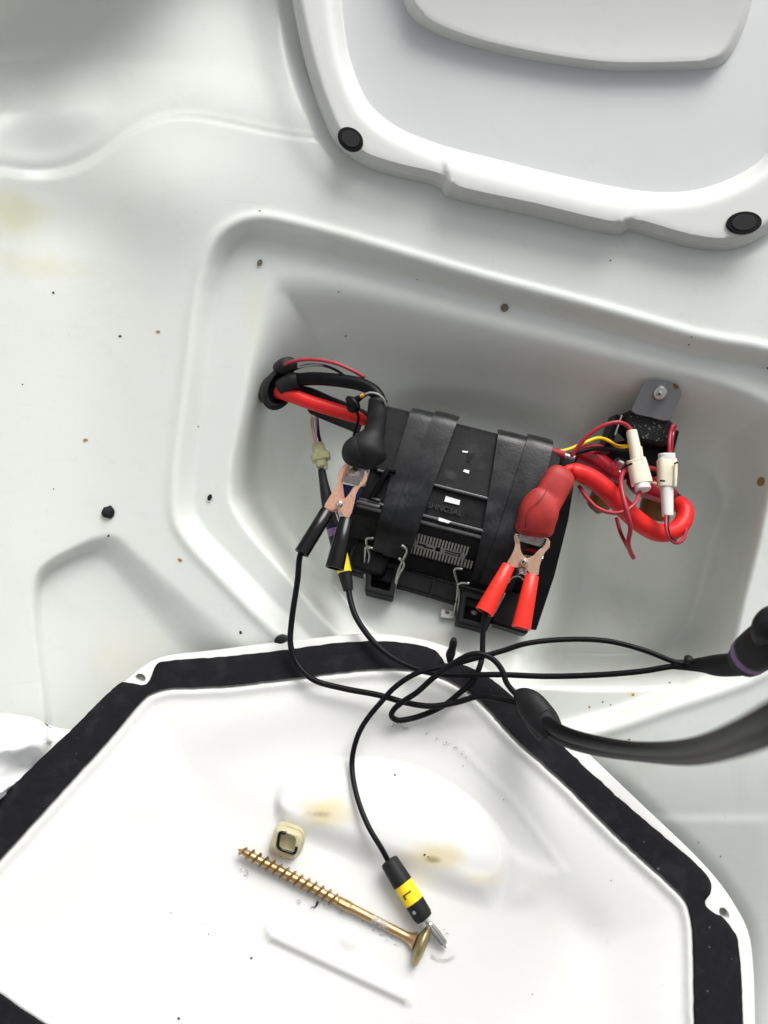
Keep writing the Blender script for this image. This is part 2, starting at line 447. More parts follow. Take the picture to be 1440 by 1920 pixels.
TUB = sp2([(-330, 1800), (-150, 1640), (-60, 1560), (110, 1398), (205, 1300), (236, 1276), (268, 1250), (300, 1234), (400, 1221), (560, 1201), (700, 1190), (790, 1200),
           (870, 1228), (960, 1290), (1060, 1374), (1200, 1506), (1330, 1632), (1372, 1688), (1402, 1745), (1412, 1810), (1416, 1930), (1420, 2150), (1300, 2260), (700, 2260), (300, 2130), (-100, 1930), (-310, 1850)], 4)
GOUT = sp2([(-290, 1790), (-130, 1630), (0, 1497), (60, 1438), (150, 1352), (206, 1296), (226, 1281), (244, 1281), (262, 1286), (279, 1279), (286, 1262), (294, 1246), (308, 1241), (420, 1232), (530, 1220),
            (620, 1208), (700, 1203), (780, 1209), (815, 1220), (828, 1234), (840, 1248), (862, 1246), (890, 1256), (935, 1284), (1000, 1343), (1070, 1413), (1150, 1487), (1250, 1573), (1312, 1626),
            (1332, 1652), (1333, 1672), (1322, 1690), (1330, 1706), (1362, 1728), (1380, 1752), (1388, 1800), (1394, 1930), (1398, 2140), (1290, 2235), (700, 2235), (310, 2105), (-90, 1910), (-270, 1830)], 4)
GIN = sp2([(-150, 1780), (-60, 1676), (0, 1610), (100, 1500), (205, 1385), (262, 1318), (285, 1299), (315, 1291), (420, 1286), (560, 1270), (700, 1254), (770, 1255), (820, 1266), (862, 1286), (905, 1318), (960, 1378),
           (1045, 1455), (1160, 1568), (1262, 1662), (1288, 1692), (1300, 1735), (1303, 1800), (1305, 1930), (1306, 2090), (1230, 2165), (700, 2165), (380, 2080), (75, 1920), (0, 1868), (-110, 1800)], 4)

def ragged(poly, a):
    return [(x + a * noise.noise(Vector((x * .06, y * .06, 1))) + a * .5 * noise.noise(Vector((x * .21, y * .21, 7))), y + a * noise.noise(Vector((x * .06, y * .06, 4))) + a * .5 * noise.noise(Vector((x * .21, y * .21, 2)))) for x, y in poly]
HATCH, HATCHIN, BOSS, TUB, GOUT, GIN = (resample(p, 9) for p in (HATCH, HATCHIN, BOSS, TUB, GOUT, GIN))
GOUT, GIN = ragged(GOUT, 1.6), ragged(GIN, 1.4)

# ------------------------------------------------------------------ the liner wall (one moulded shell)
def floor_z(y): return plane_z(-66, 0.30, y)
def shell_z(X, Y):
    X = np.asarray(X, float); Y = np.asarray(Y, float)
    z = np.zeros(X.shape)
    # left flank swings towards the opening, lower right dips
    z += 46 * np.clip((250 - X) / 330, 0, 3) ** 2.2
    z += 10 * np.clip((330 - X) / 330, 0, 1) ** 2
    z -= 26 * ss(1380, 1900, Y)
    z += 10 * np.exp(-((X - 300) / 150) ** 2 - ((Y - 350) / 130) ** 2)
    z -= 5 * np.exp(-((X - 110) / 130) ** 2 - ((Y - 420) / 90) ** 2)
    # wall above the wavy ridge, then the turn into the locker roof
    dr = sdist(RIDGE, X, Y)
    z -= 3.4 * ss(-3, 16, dr) * (0.25 + 0.75 * ss(420, 200, X)) + 0.9 * np.exp(-(dr / 3.5) ** 2)
    z += 1.0 * np.exp(-((dr - 28) / 18.0) ** 2) * ss(360, 180, X)
    up = np.clip((dr - 10) / 250, 0, 3)
    z -= 11 * ss(0.05, 0.9, up) * ss(700, 250, X) + 9 * ss(0.0, 0.9, up)
    roof = np.clip((118 - Y) / 130, 0, 4)
    z += (20 * roof ** 1.3) * ss(520, 200, X)
    z += 14 * np.exp(-((X - 105) / 100) ** 2 - ((Y - 190) / 75) ** 2)
    # shallow outer step
    z -= 13 * ss(-14, 26, sdist(STEP, X, Y))
    z += 1.6 * np.exp(-((sdist(STEP, X, Y) + 20) / 9.0) ** 2)
    # deep recess
    dr_ = sdist(RIM, X, Y); df = sdist(FLOOR, X, Y)
    a = np.clip(dr_, 0, None); b = np.clip(-df, 0, None)
    t = np.where(dr_ <= 0, 0, np.where(df >= 0, 1, a / (a + b + 1e-6)))
    t = ss(0, 1, t ** 0.85)
    pl = sdist(PLINTH, X, Y)
    lo = plane_z(-100, -0.32, Y) - 36 * np.exp(-((X - 1135) / 115) ** 2 - ((Y - 1085) / 95) ** 2) - 16 * np.exp(-((X - 590) / 60) ** 2 - ((Y - 930) / 120) ** 2)
    fz = lo + (floor_z(Y) - lo) * ss(-80, 12, pl)
    z = z * (1 - t) + fz * t
    # pocket low on the left
    dp = sdist(POCKET, X, Y); di = sdist(POCKIN, X, Y)
    a = np.clip(dp, 0, None); b = np.clip(-di, 0, None)
    t = np.where(dp <= 0, 0, np.where(di >= 0, 1, a / (a + b + 1e-6)))
    z -= 11.5 * ss(0, 1, t)
    # groove and rolled lip round the hatch
    dh = -sdist(HATCH, X, Y)
    z += 1.8 * np.exp(-((dh - 52) / 24.0) ** 2) * ss(900, 650, X) - 2 * ss(40, 4, dh)
    # raised panel low on the right
    z += 0.9 * ss(1522, 1544, Y) * ss(1080, 1240, X) * ss(1470, 1425, X + (Y - 1530) * 0.02)
    # room for the tub
    z -= 95 * ss(20, 150, sdist(TUB, X, Y)) + 8 * ss(-30, 60, sdist(TUB, X, Y)) * ss(1380, 1500, Y)
    return z
def zs(x, y): return float(shell_z(np.array([x]), np.array([y]))[0])

g = 5
xs = np.arange(-340, 1785, g); ys = np.arange(-340, 2265, g)
GX, GY = np.meshgrid(xs, ys)
GZ = shell_z(GX, GY)
K = PX * (DIST - GZ / 1000) / DIST
V = np.stack([(GX - 720) * K, (960 - GY) * K, GZ / 1000], -1).reshape(-1, 3)
ny, nx = GX.shape
I = np.arange(ny * nx).reshape(ny, nx)
Q = np.stack([I[:-1, :-1], I[1:, :-1], I[1:, 1:], I[:-1, 1:]], -1).reshape(-1, 4)
me = bpy.data.meshes.new('wall')
me.vertices.add(len(V)); me.vertices.foreach_set('co', V.ravel())
me.loops.add(Q.size); me.loops.foreach_set('vertex_index', Q.ravel().astype(np.int32))
me.polygons.add(len(Q)); me.polygons.foreach_set('loop_start', np.arange(0, Q.size, 4, dtype=np.int32))
me.polygons.foreach_set('use_smooth', np.ones(len(Q), bool))
me.update(calc_edges=True); me.validate()
me.materials.append(M['liner'])
wall = bpy.data.objects.new('wall', me); COL.objects.link(wall); wall.matrix_world = WM
wall['base'] = (0, 0, 0)
tag(wall, 'white moulded plastic liner wall with a deep battery recess', kind='structure')
md = wall.modifiers.new('thickness', 'SOLIDIFY'); md.thickness = 0.004; md.offset = -1

def onwall(x, y, lift=0.4): return P(x, y, zs(x, y) + lift)
for x, y, rx, ry, m in ((487, 493, 5.5, 7.5, 'hole'), (946, 577, 8, 8.5, 'hole'), (393, 933, 4.5, 7, 'dark'), (1427, 903, 7, 9, 'ochre')):
    obj('screw_hole', sheet(disc(x, y, rx, ry, 0.4), lambda X, Y: shell_z(X, Y) + 0.35, 0.6), m, wall, smooth=False)
    if m != 'ochre':
        ringp = disc(x, y, rx + 1.4, ry + 1.4, 0.4)
        obj('hole_rim', sheet(ringp, lambda X, Y: shell_z(X, Y) + 0.6, 0.8, holes=[disc(x, y, rx - .4, ry - .4, 0.4)]), 'liner', wall)

# ------------------------------------------------------------------ hatch above the recess
def hatch_z(X, Y):
    do = sdist(HATCH, X, Y); di = sdist(HATCHIN, X, Y)
    z = 7 + 9 * ss(0, 18, do)
    wdt = 34 + 14 * ss(760, 900, X) * ss(1260, 1150, X)
    z -= 3.5 * ss(-wdt, -4, di)                       # inner face of the frame rolls down
    z -= 9 * ss(-17, -1, di)
    z += 2.6 * ss(-3, 4, sdist(MIDBLOCK, X, Y)) * ss(2, -14, di)
    return z
hb = P(1000, 300, 0)
hatch = thing('hatch', 'white moulded hatch frame with black caps above the battery recess', 'hatch', hb)
obj('frame', sheet(HATCH, hatch_z, lambda X, Y: 12, 9, holes=[HATCHIN], contours=[(HATCH, (1.5, 3, 5, 8, 12, 16, 22)), (HATCHIN, (-2, -5, -9, -14, -20, -27, -35, -44))]), 'hatch', hatch, angle=60)
obj('panel', sheet(HATCHIN, lambda X, Y: hatch_z(X, Y) - 0.3, 3, 14, contours=[(HATCHIN, (2, 4, 6, 9))]), 'panel', hatch, angle=60)
obj('boss', sheet(BOSS, lambda X, Y: 4 + 9 * ss(-4, 16, sdist(BOSS, X, Y)) + 14 * ss(128, -240, Y), 10, 9, contours=[(BOSS, (1, 2.5, 4.5, 7, 10, 14, 19, 25, 32))]), 'hatch', hatch, angle=60)
for x, y, rx, ry, rot in ((657, 260, 26, 20, 0.65), (1396, 417, 33, 21, -0.08)):
    zc = float(hatch_z(np.array([x]), np.array([y]))[0])
    p = obj('plug', sheet(disc(x, y, rx, ry, rot, 28), lambda X, Y: zc + 2.0 + 0 * X, 2.5, None), 'blackplastic', hatch, bevel=0.0006)
    obj('dimple', sheet(disc(x, y, rx * .72, ry * .72, rot, 24), lambda X, Y: zc + 2.6 + 0 * X, 0.9, None), 'rubber', p, bevel=0.0004)

# ------------------------------------------------------------------ tub with the gasket
PA, PB = -40.0, 0.55
BUMP = sp2([(512, 1516), (520, 1478), (548, 1446), (620, 1420), (760, 1430), (880, 1490), (950, 1575), (955, 1612), (944, 1680), (922, 1708), (880, 1700), (700, 1632), (580, 1584), (522, 1556)], 4)
BTOP = sp2([(527, 1506), (541, 1484), (568, 1456), (620, 1430), (750, 1440), (866, 1500), (934, 1580), (938, 1612), (925, 1640), (900, 1640), (800, 1604), (620, 1540), (540, 1518)], 4)
RIB = [(516, 1746), (768, 1866), (757, 1884), (506, 1766)]
FLATC = [(1058, 1634), (960, 1500), (880, 1405), (760, 1356), (620, 1350), (480, 1370), (360, 1440), (360, 1700), (420, 1860), (560, 2000), (900, 2000), (1050, 1860), (1130, 1740)]
FLATC = sp2(FLATC, 4)
def tub_z(X, Y):
    X = np.asarray(X, float); Y = np.asarray(Y, float)
    z = plane_z(PA, PB, Y)
    d = sdist(GIN, X, Y)
    z = z + 2.2 * ss(0, 9, d) - 3.0 * ss(6, 26, d) - 6 * ss(14, 190, d)
    df = sdist(FLATC, X, Y)
    z -= 3.6 * ss(-40, 50, df)
    db = sdist(BUMP, X, Y); dt = sdist(BTOP, X, Y)
    a = np.clip(db, 0, None); b = np.clip(-dt, 0, None)
    t = np.where(db <= 0, 0, np.where(dt >= 0, 1, a / (a + b + 1e-6)))
    # low block: crest along its lower edge, sinking away towards the back of the pan
    back = ((X - 516) * 0.3071 - (Y - 1508) * 0.9517)
    z += 6.0 * ss(0, 1, t) * ss(165, 10, back)
    z += 2.0 * ss(-60, 40, back) * ss(-40, 60, df)     # the floor behind the block lies a little higher
    dl = (X - 506) * 0.4255 * -1 + (Y - 1766) * 0.905   # distance past the rib's lower edge
    z += 3.0 * ss(2, -11, dl) * ss(-40, -16, dl) * ss(-3, 5, sdist([(500, 1680), (770, 1808), (768, 1906), (500, 1780)], X, Y))
    z += 1.3 * ss(17, 11, np.hypot(X - 655, Y - 1762))
    z += 0.7 * np.exp(-(dist([(862, 1402), (960, 1500), (1056, 1630)], X, Y, False) / 4.0) ** 2)
    z += 2.2 * ss(10, -16, sdist([(950, 1585), (1062, 1634), (1080, 1640), (1040, 1690), (950, 1680)], X, Y)) * 0
    z += 1.3 * ss(-14, 24, sdist([(948, 1592), (1060, 1634), (1010, 1690), (950, 1700)], X, Y))
    return z
tz1 = lambda x, y: float(tub_z(np.array([x]), np.array([y]))[0])
tb = P(640, 1700, 60)
tub = thing('storage_tub', 'white plastic tub with broad black rubber gasket round its rim', 'tub', tb)
LUG1, LUG2 = disc(263, 1271, 10, 8, 0.2, 14), disc(1358, 1713, 8, 13, -0.6, 14)
obj('pan', sheet(TUB, tub_z, 5, 8, holes=[LUG1, LUG2], contours=[(GIN, (-3, 0, 3, 6, 10, 15, 20, 26)), (RIB, (-8, -4, 0, 3, 6, 9)), (BUMP, (-3, 0, 4)), (BTOP, (-4, 0, 4))]), 'tub', tub, angle=60)
for L in (LUG1, LUG2):
    obj('bolt_hole', sheet(L, lambda X, Y: plane_z(PA, PB, Y) - 4.0, 1), 'greyhole', tub)
obj('gasket', sheet(GOUT, lambda X, Y: plane_z(PA, PB, Y) + 2.8 + .25 * np.sin(X * .021 + Y * .013) - 1.0 * ss(6, 0, sdist(GOUT, X, Y)), 3.0, 12, holes=[GIN], contours=[(GOUT, (2, 4, 6))]), 'gasket', tub, angle=60)

# ------------------------------------------------------------------ battery
BT = math.atan(0.30)
BR = Matrix.Rotation(-BT, 3, 'X') @ Matrix.Rotation(R(-15.3), 3, 'Z')
E1, E2, E3 = BR @ Vector((1, 0, 0)), BR @ Vector((0, 1, 0)), BR @ Vector((0, 0, 1))
BO = P(884, 803, float(floor_z(803)))            # local origin on the recess floor behind the battery's top edge
def bl(u, v, h): return BO + E1 * u + E2 * v + E3 * h
def uv(x, y, h):
    """battery-frame (u, v) of the point at height h (m) seen at pixel x, y"""
    c = Vector((0, 0, DIST)); d = P(x, y, 0) - c
    o = BO + E3 * h
    t = (o - c).dot(E3) / d.dot(E3)
    q = c + d * t - o
    return q.dot(E1), q.dot(E2)
def bp(x, y, h):
    u, v = uv(x, y, h / 1000); return bl(u, v, h / 1000)
# profile as (pixels down the middle from the back edge, height mm)
MIDX, MIDY = 884, 803
def mid(p): return MIDX - 0.2638 * p, MIDY + 0.9646 * p
PROF = [(-2, 52), (0, 58), (6, 60), (118, 60.5), (120, 59.0), (122, 57.2), (132, 57.2), (180, 54.5), (182, 53.0), (194, 51.0), (198, 47), (212, 43.5), (216, 41),
        (254, 27), (258, 20), (288, 11)]
PV = [(uv(*mid(p), h / 1000)[1], h / 1000) for p, h in PROF]
UL, UR = uv(712, 757, .060)[0], uv(1054, 850, .060)[0]
bat = thing('battery_pack', 'black battery pack strapped down on the recess floor', 'battery', bl((UL + UR) / 2, -0.05, 0))
loop = [(PV[0][0], 0.004)] + PV + [(PV[-1][0] + 0.004, 0.004)]
def extr(loop, u0, u1):
    n = len(loop)
    V = [bl(u0, v, h) for v, h in loop] + [bl(u1, v, h) for v, h in loop]
    F = [(i, (i + 1) % n, (i + 1) % n + n, i + n) for i in range(n)] + [tuple(range(n))[::-1], tuple(range(n, 2 * n))]
    return V, F
obj('case', extr(loop, UL, UR), 'casetop', bat, angle=25, bevel=0.0008)
def strip(p0, p1, h0, h1, u0, u1, w, m, name='ridge'):
    a, b = uv(*mid(p0), h0 / 1000)[1], uv(*mid(p1), h1 / 1000)[1]
    obj(name, extr([(a, h0 / 1000 - w), (a, h0 / 1000), (b, h1 / 1000), (b, h1 / 1000 - w)], u0, u1), m, bat, bevel=0.0004)
strip(117, 121, 61.2, 61.0, UL + .012, UR - .004, .003, 'edge')
strip(178, 182, 55.6, 55.2, UL + .004, UR - .004, .003, 'edge')
strip(190, 195, 52.2, 51.4, UL + .004, UR - .004, .003, 'edge')
# the grille: two rows of short ribs with a plate between them
def fin_row(pa, ha, pb, hb_, x0, x1, n):
    for k in range(n):
        f = k / (n - 1)
        xa = x0[0] + (x1[0] - x0[0]) * f; ya = x0[1] + (x1[1] - x0[1]) * f
        ua = uv(xa, ya, ha / 1000)[0]
        va, vb = uv(*mid(pa), ha / 1000)[1], uv(*mid(pb), hb_ / 1000)[1]
        d = 0.00058
        V = [bl(ua + s * d, v, h / 1000 + q) for s in (-1, 1) for v, h in ((va, ha), (vb, hb_)) for q in (-0.002, 0.0014)]
        obj('fin', (V, [(0, 1, 3, 2), (4, 6, 7, 5), (0, 4, 5, 1), (2, 3, 7, 6), (0, 2, 6, 4), (1, 5, 7, 3)]), 'fin', bat, smooth=False)
fin_row(217, 40.6, 232, 35.2, (757, 1018), (872, 1050), 21)
fin_row(241, 31.9, 255, 26.8, (750, 1040), (879, 1079), 23)
va, vb = uv(*mid(231.5), .0354)[1], uv(*mid(242), .0316)[1]
u0, u1 = uv(757, 1030, .034)[0], uv(868, 1062, .034)[0]
lp = [(va, .0345), (va, .0368), (vb, .0330), (vb, .0306)]
plate = obj('name_plate', extr(lp, u0, u1), 'plate', bat, bevel=0.0003)
for f0, f1, g0, g1 in ((.20, .33, .30, .62), (.30, .46, .55, .80), (.50, .58, .15, .85), (.66, .88, .25, .42), (.66, .86, .62, .78), (.885, .91, .1, .95)):
    a0, a1 = u0 + (u1 - u0) * f0, u0 + (u1 - u0) * f1
    v0, v1 = va + (vb - va) * g0, va + (vb - va) * g1
    h0, h1 = .0368 + (.0330 - .0368) * g0, .0368 + (.0330 - .0368) * g1
    obj('slot', extr([(v0, h0 - .001), (v0, h0 + .0003), (v1, h1 + .0003), (v1, h1 - .001)], a0, a1), 'blackplastic', plate, smooth=False)

def text(body, size, org, ex, ey, m, parent, name='lettering', depth=0.0003):
    cu = bpy.data.curves.new(name, 'FONT'); cu.body = body; cu.size = size; cu.extrude = depth; cu.align_x = 'CENTER'; cu.align_y = 'CENTER'
    to = bpy.data.objects.new('tmp', cu); COL.objects.link(to)
    bpy.context.view_layer.update()
    me0 = bpy.data.meshes.new_from_object(to)
    V = [org + ex * v.co.x + ey * v.co.y + ex.cross(ey) * v.co.z for v in me0.vertices]
    F = [tuple(p.vertices) for p in me0.polygons]
    bpy.data.objects.remove(to); bpy.data.curves.remove(cu); bpy.data.meshes.remove(me0)
    return obj(name, (V, F), m, parent, smooth=False)
def quadp(pts, h, th, m, name, parent=bat):
    V = [bp(x, y, h) for x, y in pts]; V += [v - E3 * th for v in V]
    n = len(pts)
    return obj(name, (V, [tuple(range(n)), tuple(range(n, 2 * n))[::-1]] + [(i, (i + 1) % n, (i + 1) % n + n, i + n) for i in range(n)]), m, parent, smooth=False)
quadp([(836, 930), (863, 938), (861, 947), (833, 940)], 57.4, .0006, 'sticker', 'sticker')
quadp([(823, 970), (833, 973), (847, 978), (840, 981), (822, 976)], 56.2, .0006, 'sticker', 'sticker')
quadp([(871, 880), (880, 882), (879, 888), (868, 884)], 60.9, .0006, 'sticker', 'sticker')
quadp([(866, 845), (878, 846), (876, 849), (868, 848)], 60.9, .0006, 'sticker', 'sticker')
quadp([(876, 850), (892, 850), (880, 868), (874, 864)], 60.7, .0006, 'blackplastic', 'tape_scrap')
text('SHNC3AL', 0.0058, bp(834, 955, 56.6), E1, E2, 'emboss', bat)
# raised handle moulding at the left of the top, side rail at the right
hl = [bp(x, y, h) for x, y, h in ((741, 884, 62), (728, 882, 63), (721, 890, 63), (706, 920, 61), (696, 932, 58), (712, 938, 57))]
T = [hl[min(i + 1, 5)] - hl[max(i - 1, 0)] for i in range(6)]
obj('handle', rings(hl, T, [.0022] * 6, [.003] * 6, 8, up=E3), 'blackplastic', bat)
obj('rail', rings([bp(668, 939, 56), bp(712, 950, 56)], [E1, E1], [.0012] * 2, None, 8), 'edge', bat)
SP = [(1062, 872), (1078, 900), (1066, 975), (1040, 1080), (1006, 1182), (985, 1180), (1010, 1060), (1036, 940)]
obj('side_plate', sheet(SP, lambda X, Y: floor_z(Y) + 47 - 32 * ss(980, 1180, Y), 8), 'blackplastic', bat, bevel=0.0008)
obj('end_block', (lambda a, b, c, d: box((a + b + c + d) / 4 - E3 * .008, (b - a) / 2, (d - a) / 2, E3 * .008))(bp(940, 1100, 18), bp(1010, 1122, 18), bp(990, 1188, 18), bp(918, 1168, 18)), 'blackplastic', bat, bevel=0.002)
obj('lower_block', (lambda a, b, d: box((b + d) / 2 - E3 * .0105, (b - a) / 2, (d - a) / 2, E3 * .0105))(bp(684, 972, 22), bp(756, 992, 22), bp(645, 1062, 22)), 'blackplastic', bat, bevel=0.003)

obj('end_cap', (lambda a, b, d: box((b + d) / 2 - E3 * .02, (b - a) / 2, (d - a) / 2, E3 * .02))(bp(1034, 850, 52), bp(1082, 863, 52), bp(1018, 915, 52)), 'casetop', bat, bevel=.002)

# bracket bar with its two screwed feet
bracket = obj('bracket', (lambda a, b, d: box((b + d) / 2 - E3 * .0065, (b - a) / 2, (d - a) / 2, E3 * .0065))(bp(628, 1030, 14), bp(1000, 1138, 14), bp(622, 1062, 14)), 'bracket', bat, bevel=0.0015)
def foot(c):
    # open tray: four walls and a floor, the screw head inside
    (x0, y0), (x1, y1), (x2, y2), (x3, y3) = c
    A, B, C_, D_ = (bp(x, y, 20) for x, y in c)
    ctr = (A + B + C_ + D_) / 4
    inn = [q + (ctr - q) * 0.34 for q in (A, B, C_, D_)]
    out = [A, B, C_, D_]  # rim
    V = out + inn + [q - E3 * .0195 for q in out] + [q - E3 * .0170 for q in inn]
    F = []
    for i in range(4):
        j = (i + 1) % 4
        F += [(i, j, j + 4, i + 4), (i, i + 8, j + 8, j), (i + 4, j + 4, j + 12, i + 12)]
    F += [(12, 13, 14, 15), (8, 11, 10, 9)]
    ft = obj('foot', (V, F), 'bracket', bracket, bevel=0.0012)
    return ft, ctr
for c, sc in (([(690, 1042), (752, 1058), (737, 1121), (684, 1108)], (722, 1089)), ([(866, 1106), (936, 1124), (914, 1182), (856, 1167)], (889, 1147))):
    ft, ctr = foot(c)
    p = bp(*sc, 3)
    obj('screw', rod(p - E3 * .002, p + E3 * .002, [(0, .0033), (.6, .0033), (.9, .0026), (1, .0012)], 14), 'zinc', bat)
obj('rib', (lambda p: box(p, E1 * .0007, E2 * .007, E3 * .002))(bp(810, 1103, 16)), 'bracket', bat, bevel=0.0004)

# rubber straps: bands that follow the case profile
def strap(top, bottom, wt, wb, lift, hook=True):
    """top, bottom: band centre (px) at the back edge and at its lower end; widths in px"""
    prof = [(uv(*mid(p), h / 1000)[1], h / 1000) for p, h in ((-7, 50), (-5, 57), (0, 61.5), (20, 62.4), (60, 62.2), (110, 61.2), (140, 59.0), (165, 56.2), (185, 53.2), (205, 49.5), (225, 43.5), (245, 36), (262, 29), (275, 24))]
    prof = [(q[0], q[1]) for q in spline([(a, b, 0) for a, b in prof], 3)]
    ut = uv(*top, .062)[0]; ub = uv(*bottom, .027)[0]
    vt, vb_ = prof[0][0], uv(*bottom, .027)[1]
    V, F = [], []; wt, wb = mm(wt, -20) / 2, mm(wb, -20) / 2
    pr = [q for q in prof if q[0] > vb_ - 1e-4]
    n = len(pr); m_ = 6
    for i, (v, h) in enumerate(pr):
        f = (v - vt) / (vb_ - vt)
        j0, j1 = pr[max(i - 1, 0)], pr[min(i + 1, n - 1)]
        tn = Vector((0, j1[0] - j0[0], j1[1] - j0[1])).normalized(); nn = Vector((0, tn.z, -tn.y))
        if nn.z < 0: nn = -nn
        for lay in (0, 1):
            for k in range(m_ + 1):
                s = 2 * k / m_ - 1
                off = lift + (0.0016 if lay else 0) - 0.0004 * s * s
                V.append(bl(ut + (ub - ut) * f + s * (wt + (wb - wt) * f), v + nn.y * off, h + nn.z * off))
    st = 2 * (m_ + 1)
    for i in range(n - 1):
        for lay in (0, 1):
            for k in range(m_):
                a = i * st + lay * (m_ + 1) + k; F.append((a, a + 1, a + 1 + st, a + st))
        for k in (0, m_):
            a = i * st + k; F.append((a, a + m_ + 1, a + m_ + 1 + st, a + st))
    for e in (0, (n - 1) * st):
        for k in range(m_): F.append((e + k, e + k + 1, e + k + 1 + m_ + 1, e + k + m_ + 1))
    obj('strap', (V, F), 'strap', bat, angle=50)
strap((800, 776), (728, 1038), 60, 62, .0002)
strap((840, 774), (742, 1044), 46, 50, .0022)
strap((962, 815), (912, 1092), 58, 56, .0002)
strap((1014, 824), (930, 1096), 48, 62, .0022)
# wire hooks that hold the straps to the feet
def wire(pts, r, m, parent, name, seg=8, n=5, **k): return obj(name, tube(pts, r, seg, n, **k), m, parent, angle=180)
fz = lambda y, h: float(floor_z(y)) + h
wire([(700, 1009, fz(1009, 42)), (688, 1010, fz(1010, 40)), (688, 1024, fz(1024, 34)), (693, 1042, fz(1042, 28)), (689, 1060, fz(1060, 20)), (684, 1085, fz(1085, 12))], 2.4, 'hookwire', bat, 'hook')
wire([(699, 1028, fz(1028, 38)), (687, 1026, fz(1026, 37)), (685, 1034, fz(1034, 33)), (684, 1050, fz(1050, 24)), (682, 1080, fz(1080, 12))], 2.4, 'hookwire', bat, 'hook')
wire([(753, 1022, fz(1022, 44)), (762, 1029, fz(1029, 42)), (762, 1036, fz(1036, 38)), (755, 1052, fz(1052, 32)), (748, 1068, fz(1068, 26)), (742, 1090, fz(1090, 20)), (738, 1117, fz(1117, 14))], 2.6, 'hookwire', bat, 'hook')
wire([(748, 1047, fz(1047, 38)), (757, 1054, fz(1054, 34)), (757, 1062, fz(1062, 30)), (748, 1078, fz(1078, 24)), (741, 1100, fz(1100, 18)), (736, 1118, fz(1118, 13))], 2.4, 'hookwire', bat, 'hook')
wire([(867, 1067, fz(1067, 37)), (855, 1066, fz(1066, 35)), (852, 1070, fz(1070, 32)), (858, 1095, fz(1095, 22)), (857, 1120, fz(1120, 15)), (852, 1150, fz(1150, 8))], 2.4, 'hookwire', bat, 'hook')
wire([(880, 1094, fz(1094, 34)), (864, 1093, fz(1093, 30)), (859, 1097, fz(1097, 26)), (862, 1115, fz(1115, 18)), (858, 1150, fz(1150, 8))], 2.4, 'hookwire', bat, 'hook')
wire([(947, 1112, fz(1112, 32)), (942, 1122, fz(1122, 27)), (932, 1140, fz(1140, 20)), (918, 1176, fz(1176, 10))], 1.8, 'hookwire', bat, 'hook')

# terminals
def terminal(c, dx, dy, m2, ztop):
    A = [P(x, y, ztop) for x, y in c]
    o = sum(A, Vector()) / 4
    V = A + [q - Vector((0, 0, .008)) for q in A]
    t = obj('terminal', (V, [(0, 1, 2, 3), (7, 6, 5, 4), (0, 4, 5, 1), (1, 5, 6, 2), (2, 6, 7, 3), (3, 7, 4, 0)]), 'zinc', bat, bevel=0.0008)
    return t
t1 = terminal([(648, 872), (694, 880), (684, 913), (638, 902)], 0, 0, None, -2)
obj('terminal_bolt', rod(P(662, 886, -3), P(662, 885, 1.5), [(0, .0048), (.5, .0048), (.55, .0040), (.85, .0036), (1, .0022)], 18), 'steel', t1)
obj('bolt_socket', rod(P(662, 885, 1.3), P(662, 885, 1.9), [(0, .0016), (1, .0014)], 6), 'brassdark', t1)
obj('terminal_seal', (lambda A: (A + [q - Vector((0, 0, .01)) for q in A], [(0, 1, 2, 3), (7, 6, 5, 4), (0, 4, 5, 1), (1, 5, 6, 2), (2, 6, 7, 3), (3, 7, 4, 0)]))([P(640, 906, -7), P(682, 916, -7), P(668, 945, -9), P(642, 942, -9)]), 'blue', bat, bevel=0.001)
t2 = terminal([(974, 992), (1026, 1004), (1017, 1026), (975, 1015)], 0, 0, None, 2)
for yy, m, zz in ((1021, 'blackplastic', -3), (1029, 'darkred', -5), (1036, 'blackplastic', -7), (1041, 'steel', -9)):
    obj('terminal_layer', rings([P(972, yy - 5, zz), P(1016, yy + 6, zz)], [Vector((1, -.25, 0))] * 2, [.0024] * 2, [.003] * 2, 8), m, bat)

# ------------------------------------------------------------------ cables and boots at the left of the battery
gm = thing('cable_grommet', 'black rubber cable grommet in the left wall of the recess', 'grommet', P(520, 730, zs(505, 735)))
a_, b_ = P(512, 728, -28), P(532, 722, -22)
def elldisc(c, ax, ay, n_, prof, seg=28):
    """rounded disc: centre c, half-axes ax, ay, thickness direction n_; prof=[(scale, height)]"""
    V, F = [], []
    for s, h in prof:
        for k in range(seg):
            t = 2 * math.pi * k / seg
            V.append(c + ax * math.cos(t) * s + ay * math.sin(t) * s + n_ * h)
    for i in range(len(prof) - 1):
        for k in range(seg):
            a, b = i * seg + k, i * seg + (k + 1) % seg
            F.append((a, b, b + seg, a + seg))
    F += [tuple(range(seg))[::-1], tuple((len(prof) - 1) * seg + k for k in range(seg))]
    return V, F
gx = Vector((math.cos(R(30)), 0, -math.sin(R(30)))); gn = Vector((math.sin(R(30)) * .9, -.1, math.cos(R(30))))
gc = P(524, 728, -18)
gy = Vector((.28, 1, 0)).normalized()
obj('flange', elldisc(gc, gx * .0122, gy * .0162, gn, [(.6, -.030), (.9, -.004), (1, -.002), (1.02, 0), (.98, .0018), (.8, .0028), (.72, .002), (.68, -.006)]), 'rubber', gm, angle=50)
obj('ear', elldisc(P(537, 686, -14), gx * .0076, gy * .0066, gn, [(.8, -.012), (1, -.004), (1, .002), (.85, .0042), (.4, .0052)]), 'rubber', gm, angle=60)
obj('collar', tube([(528, 728, -16, 18), (548, 716, -12, 17), (560, 714, -11, 15)], 17, 14), 'rubber', gm)

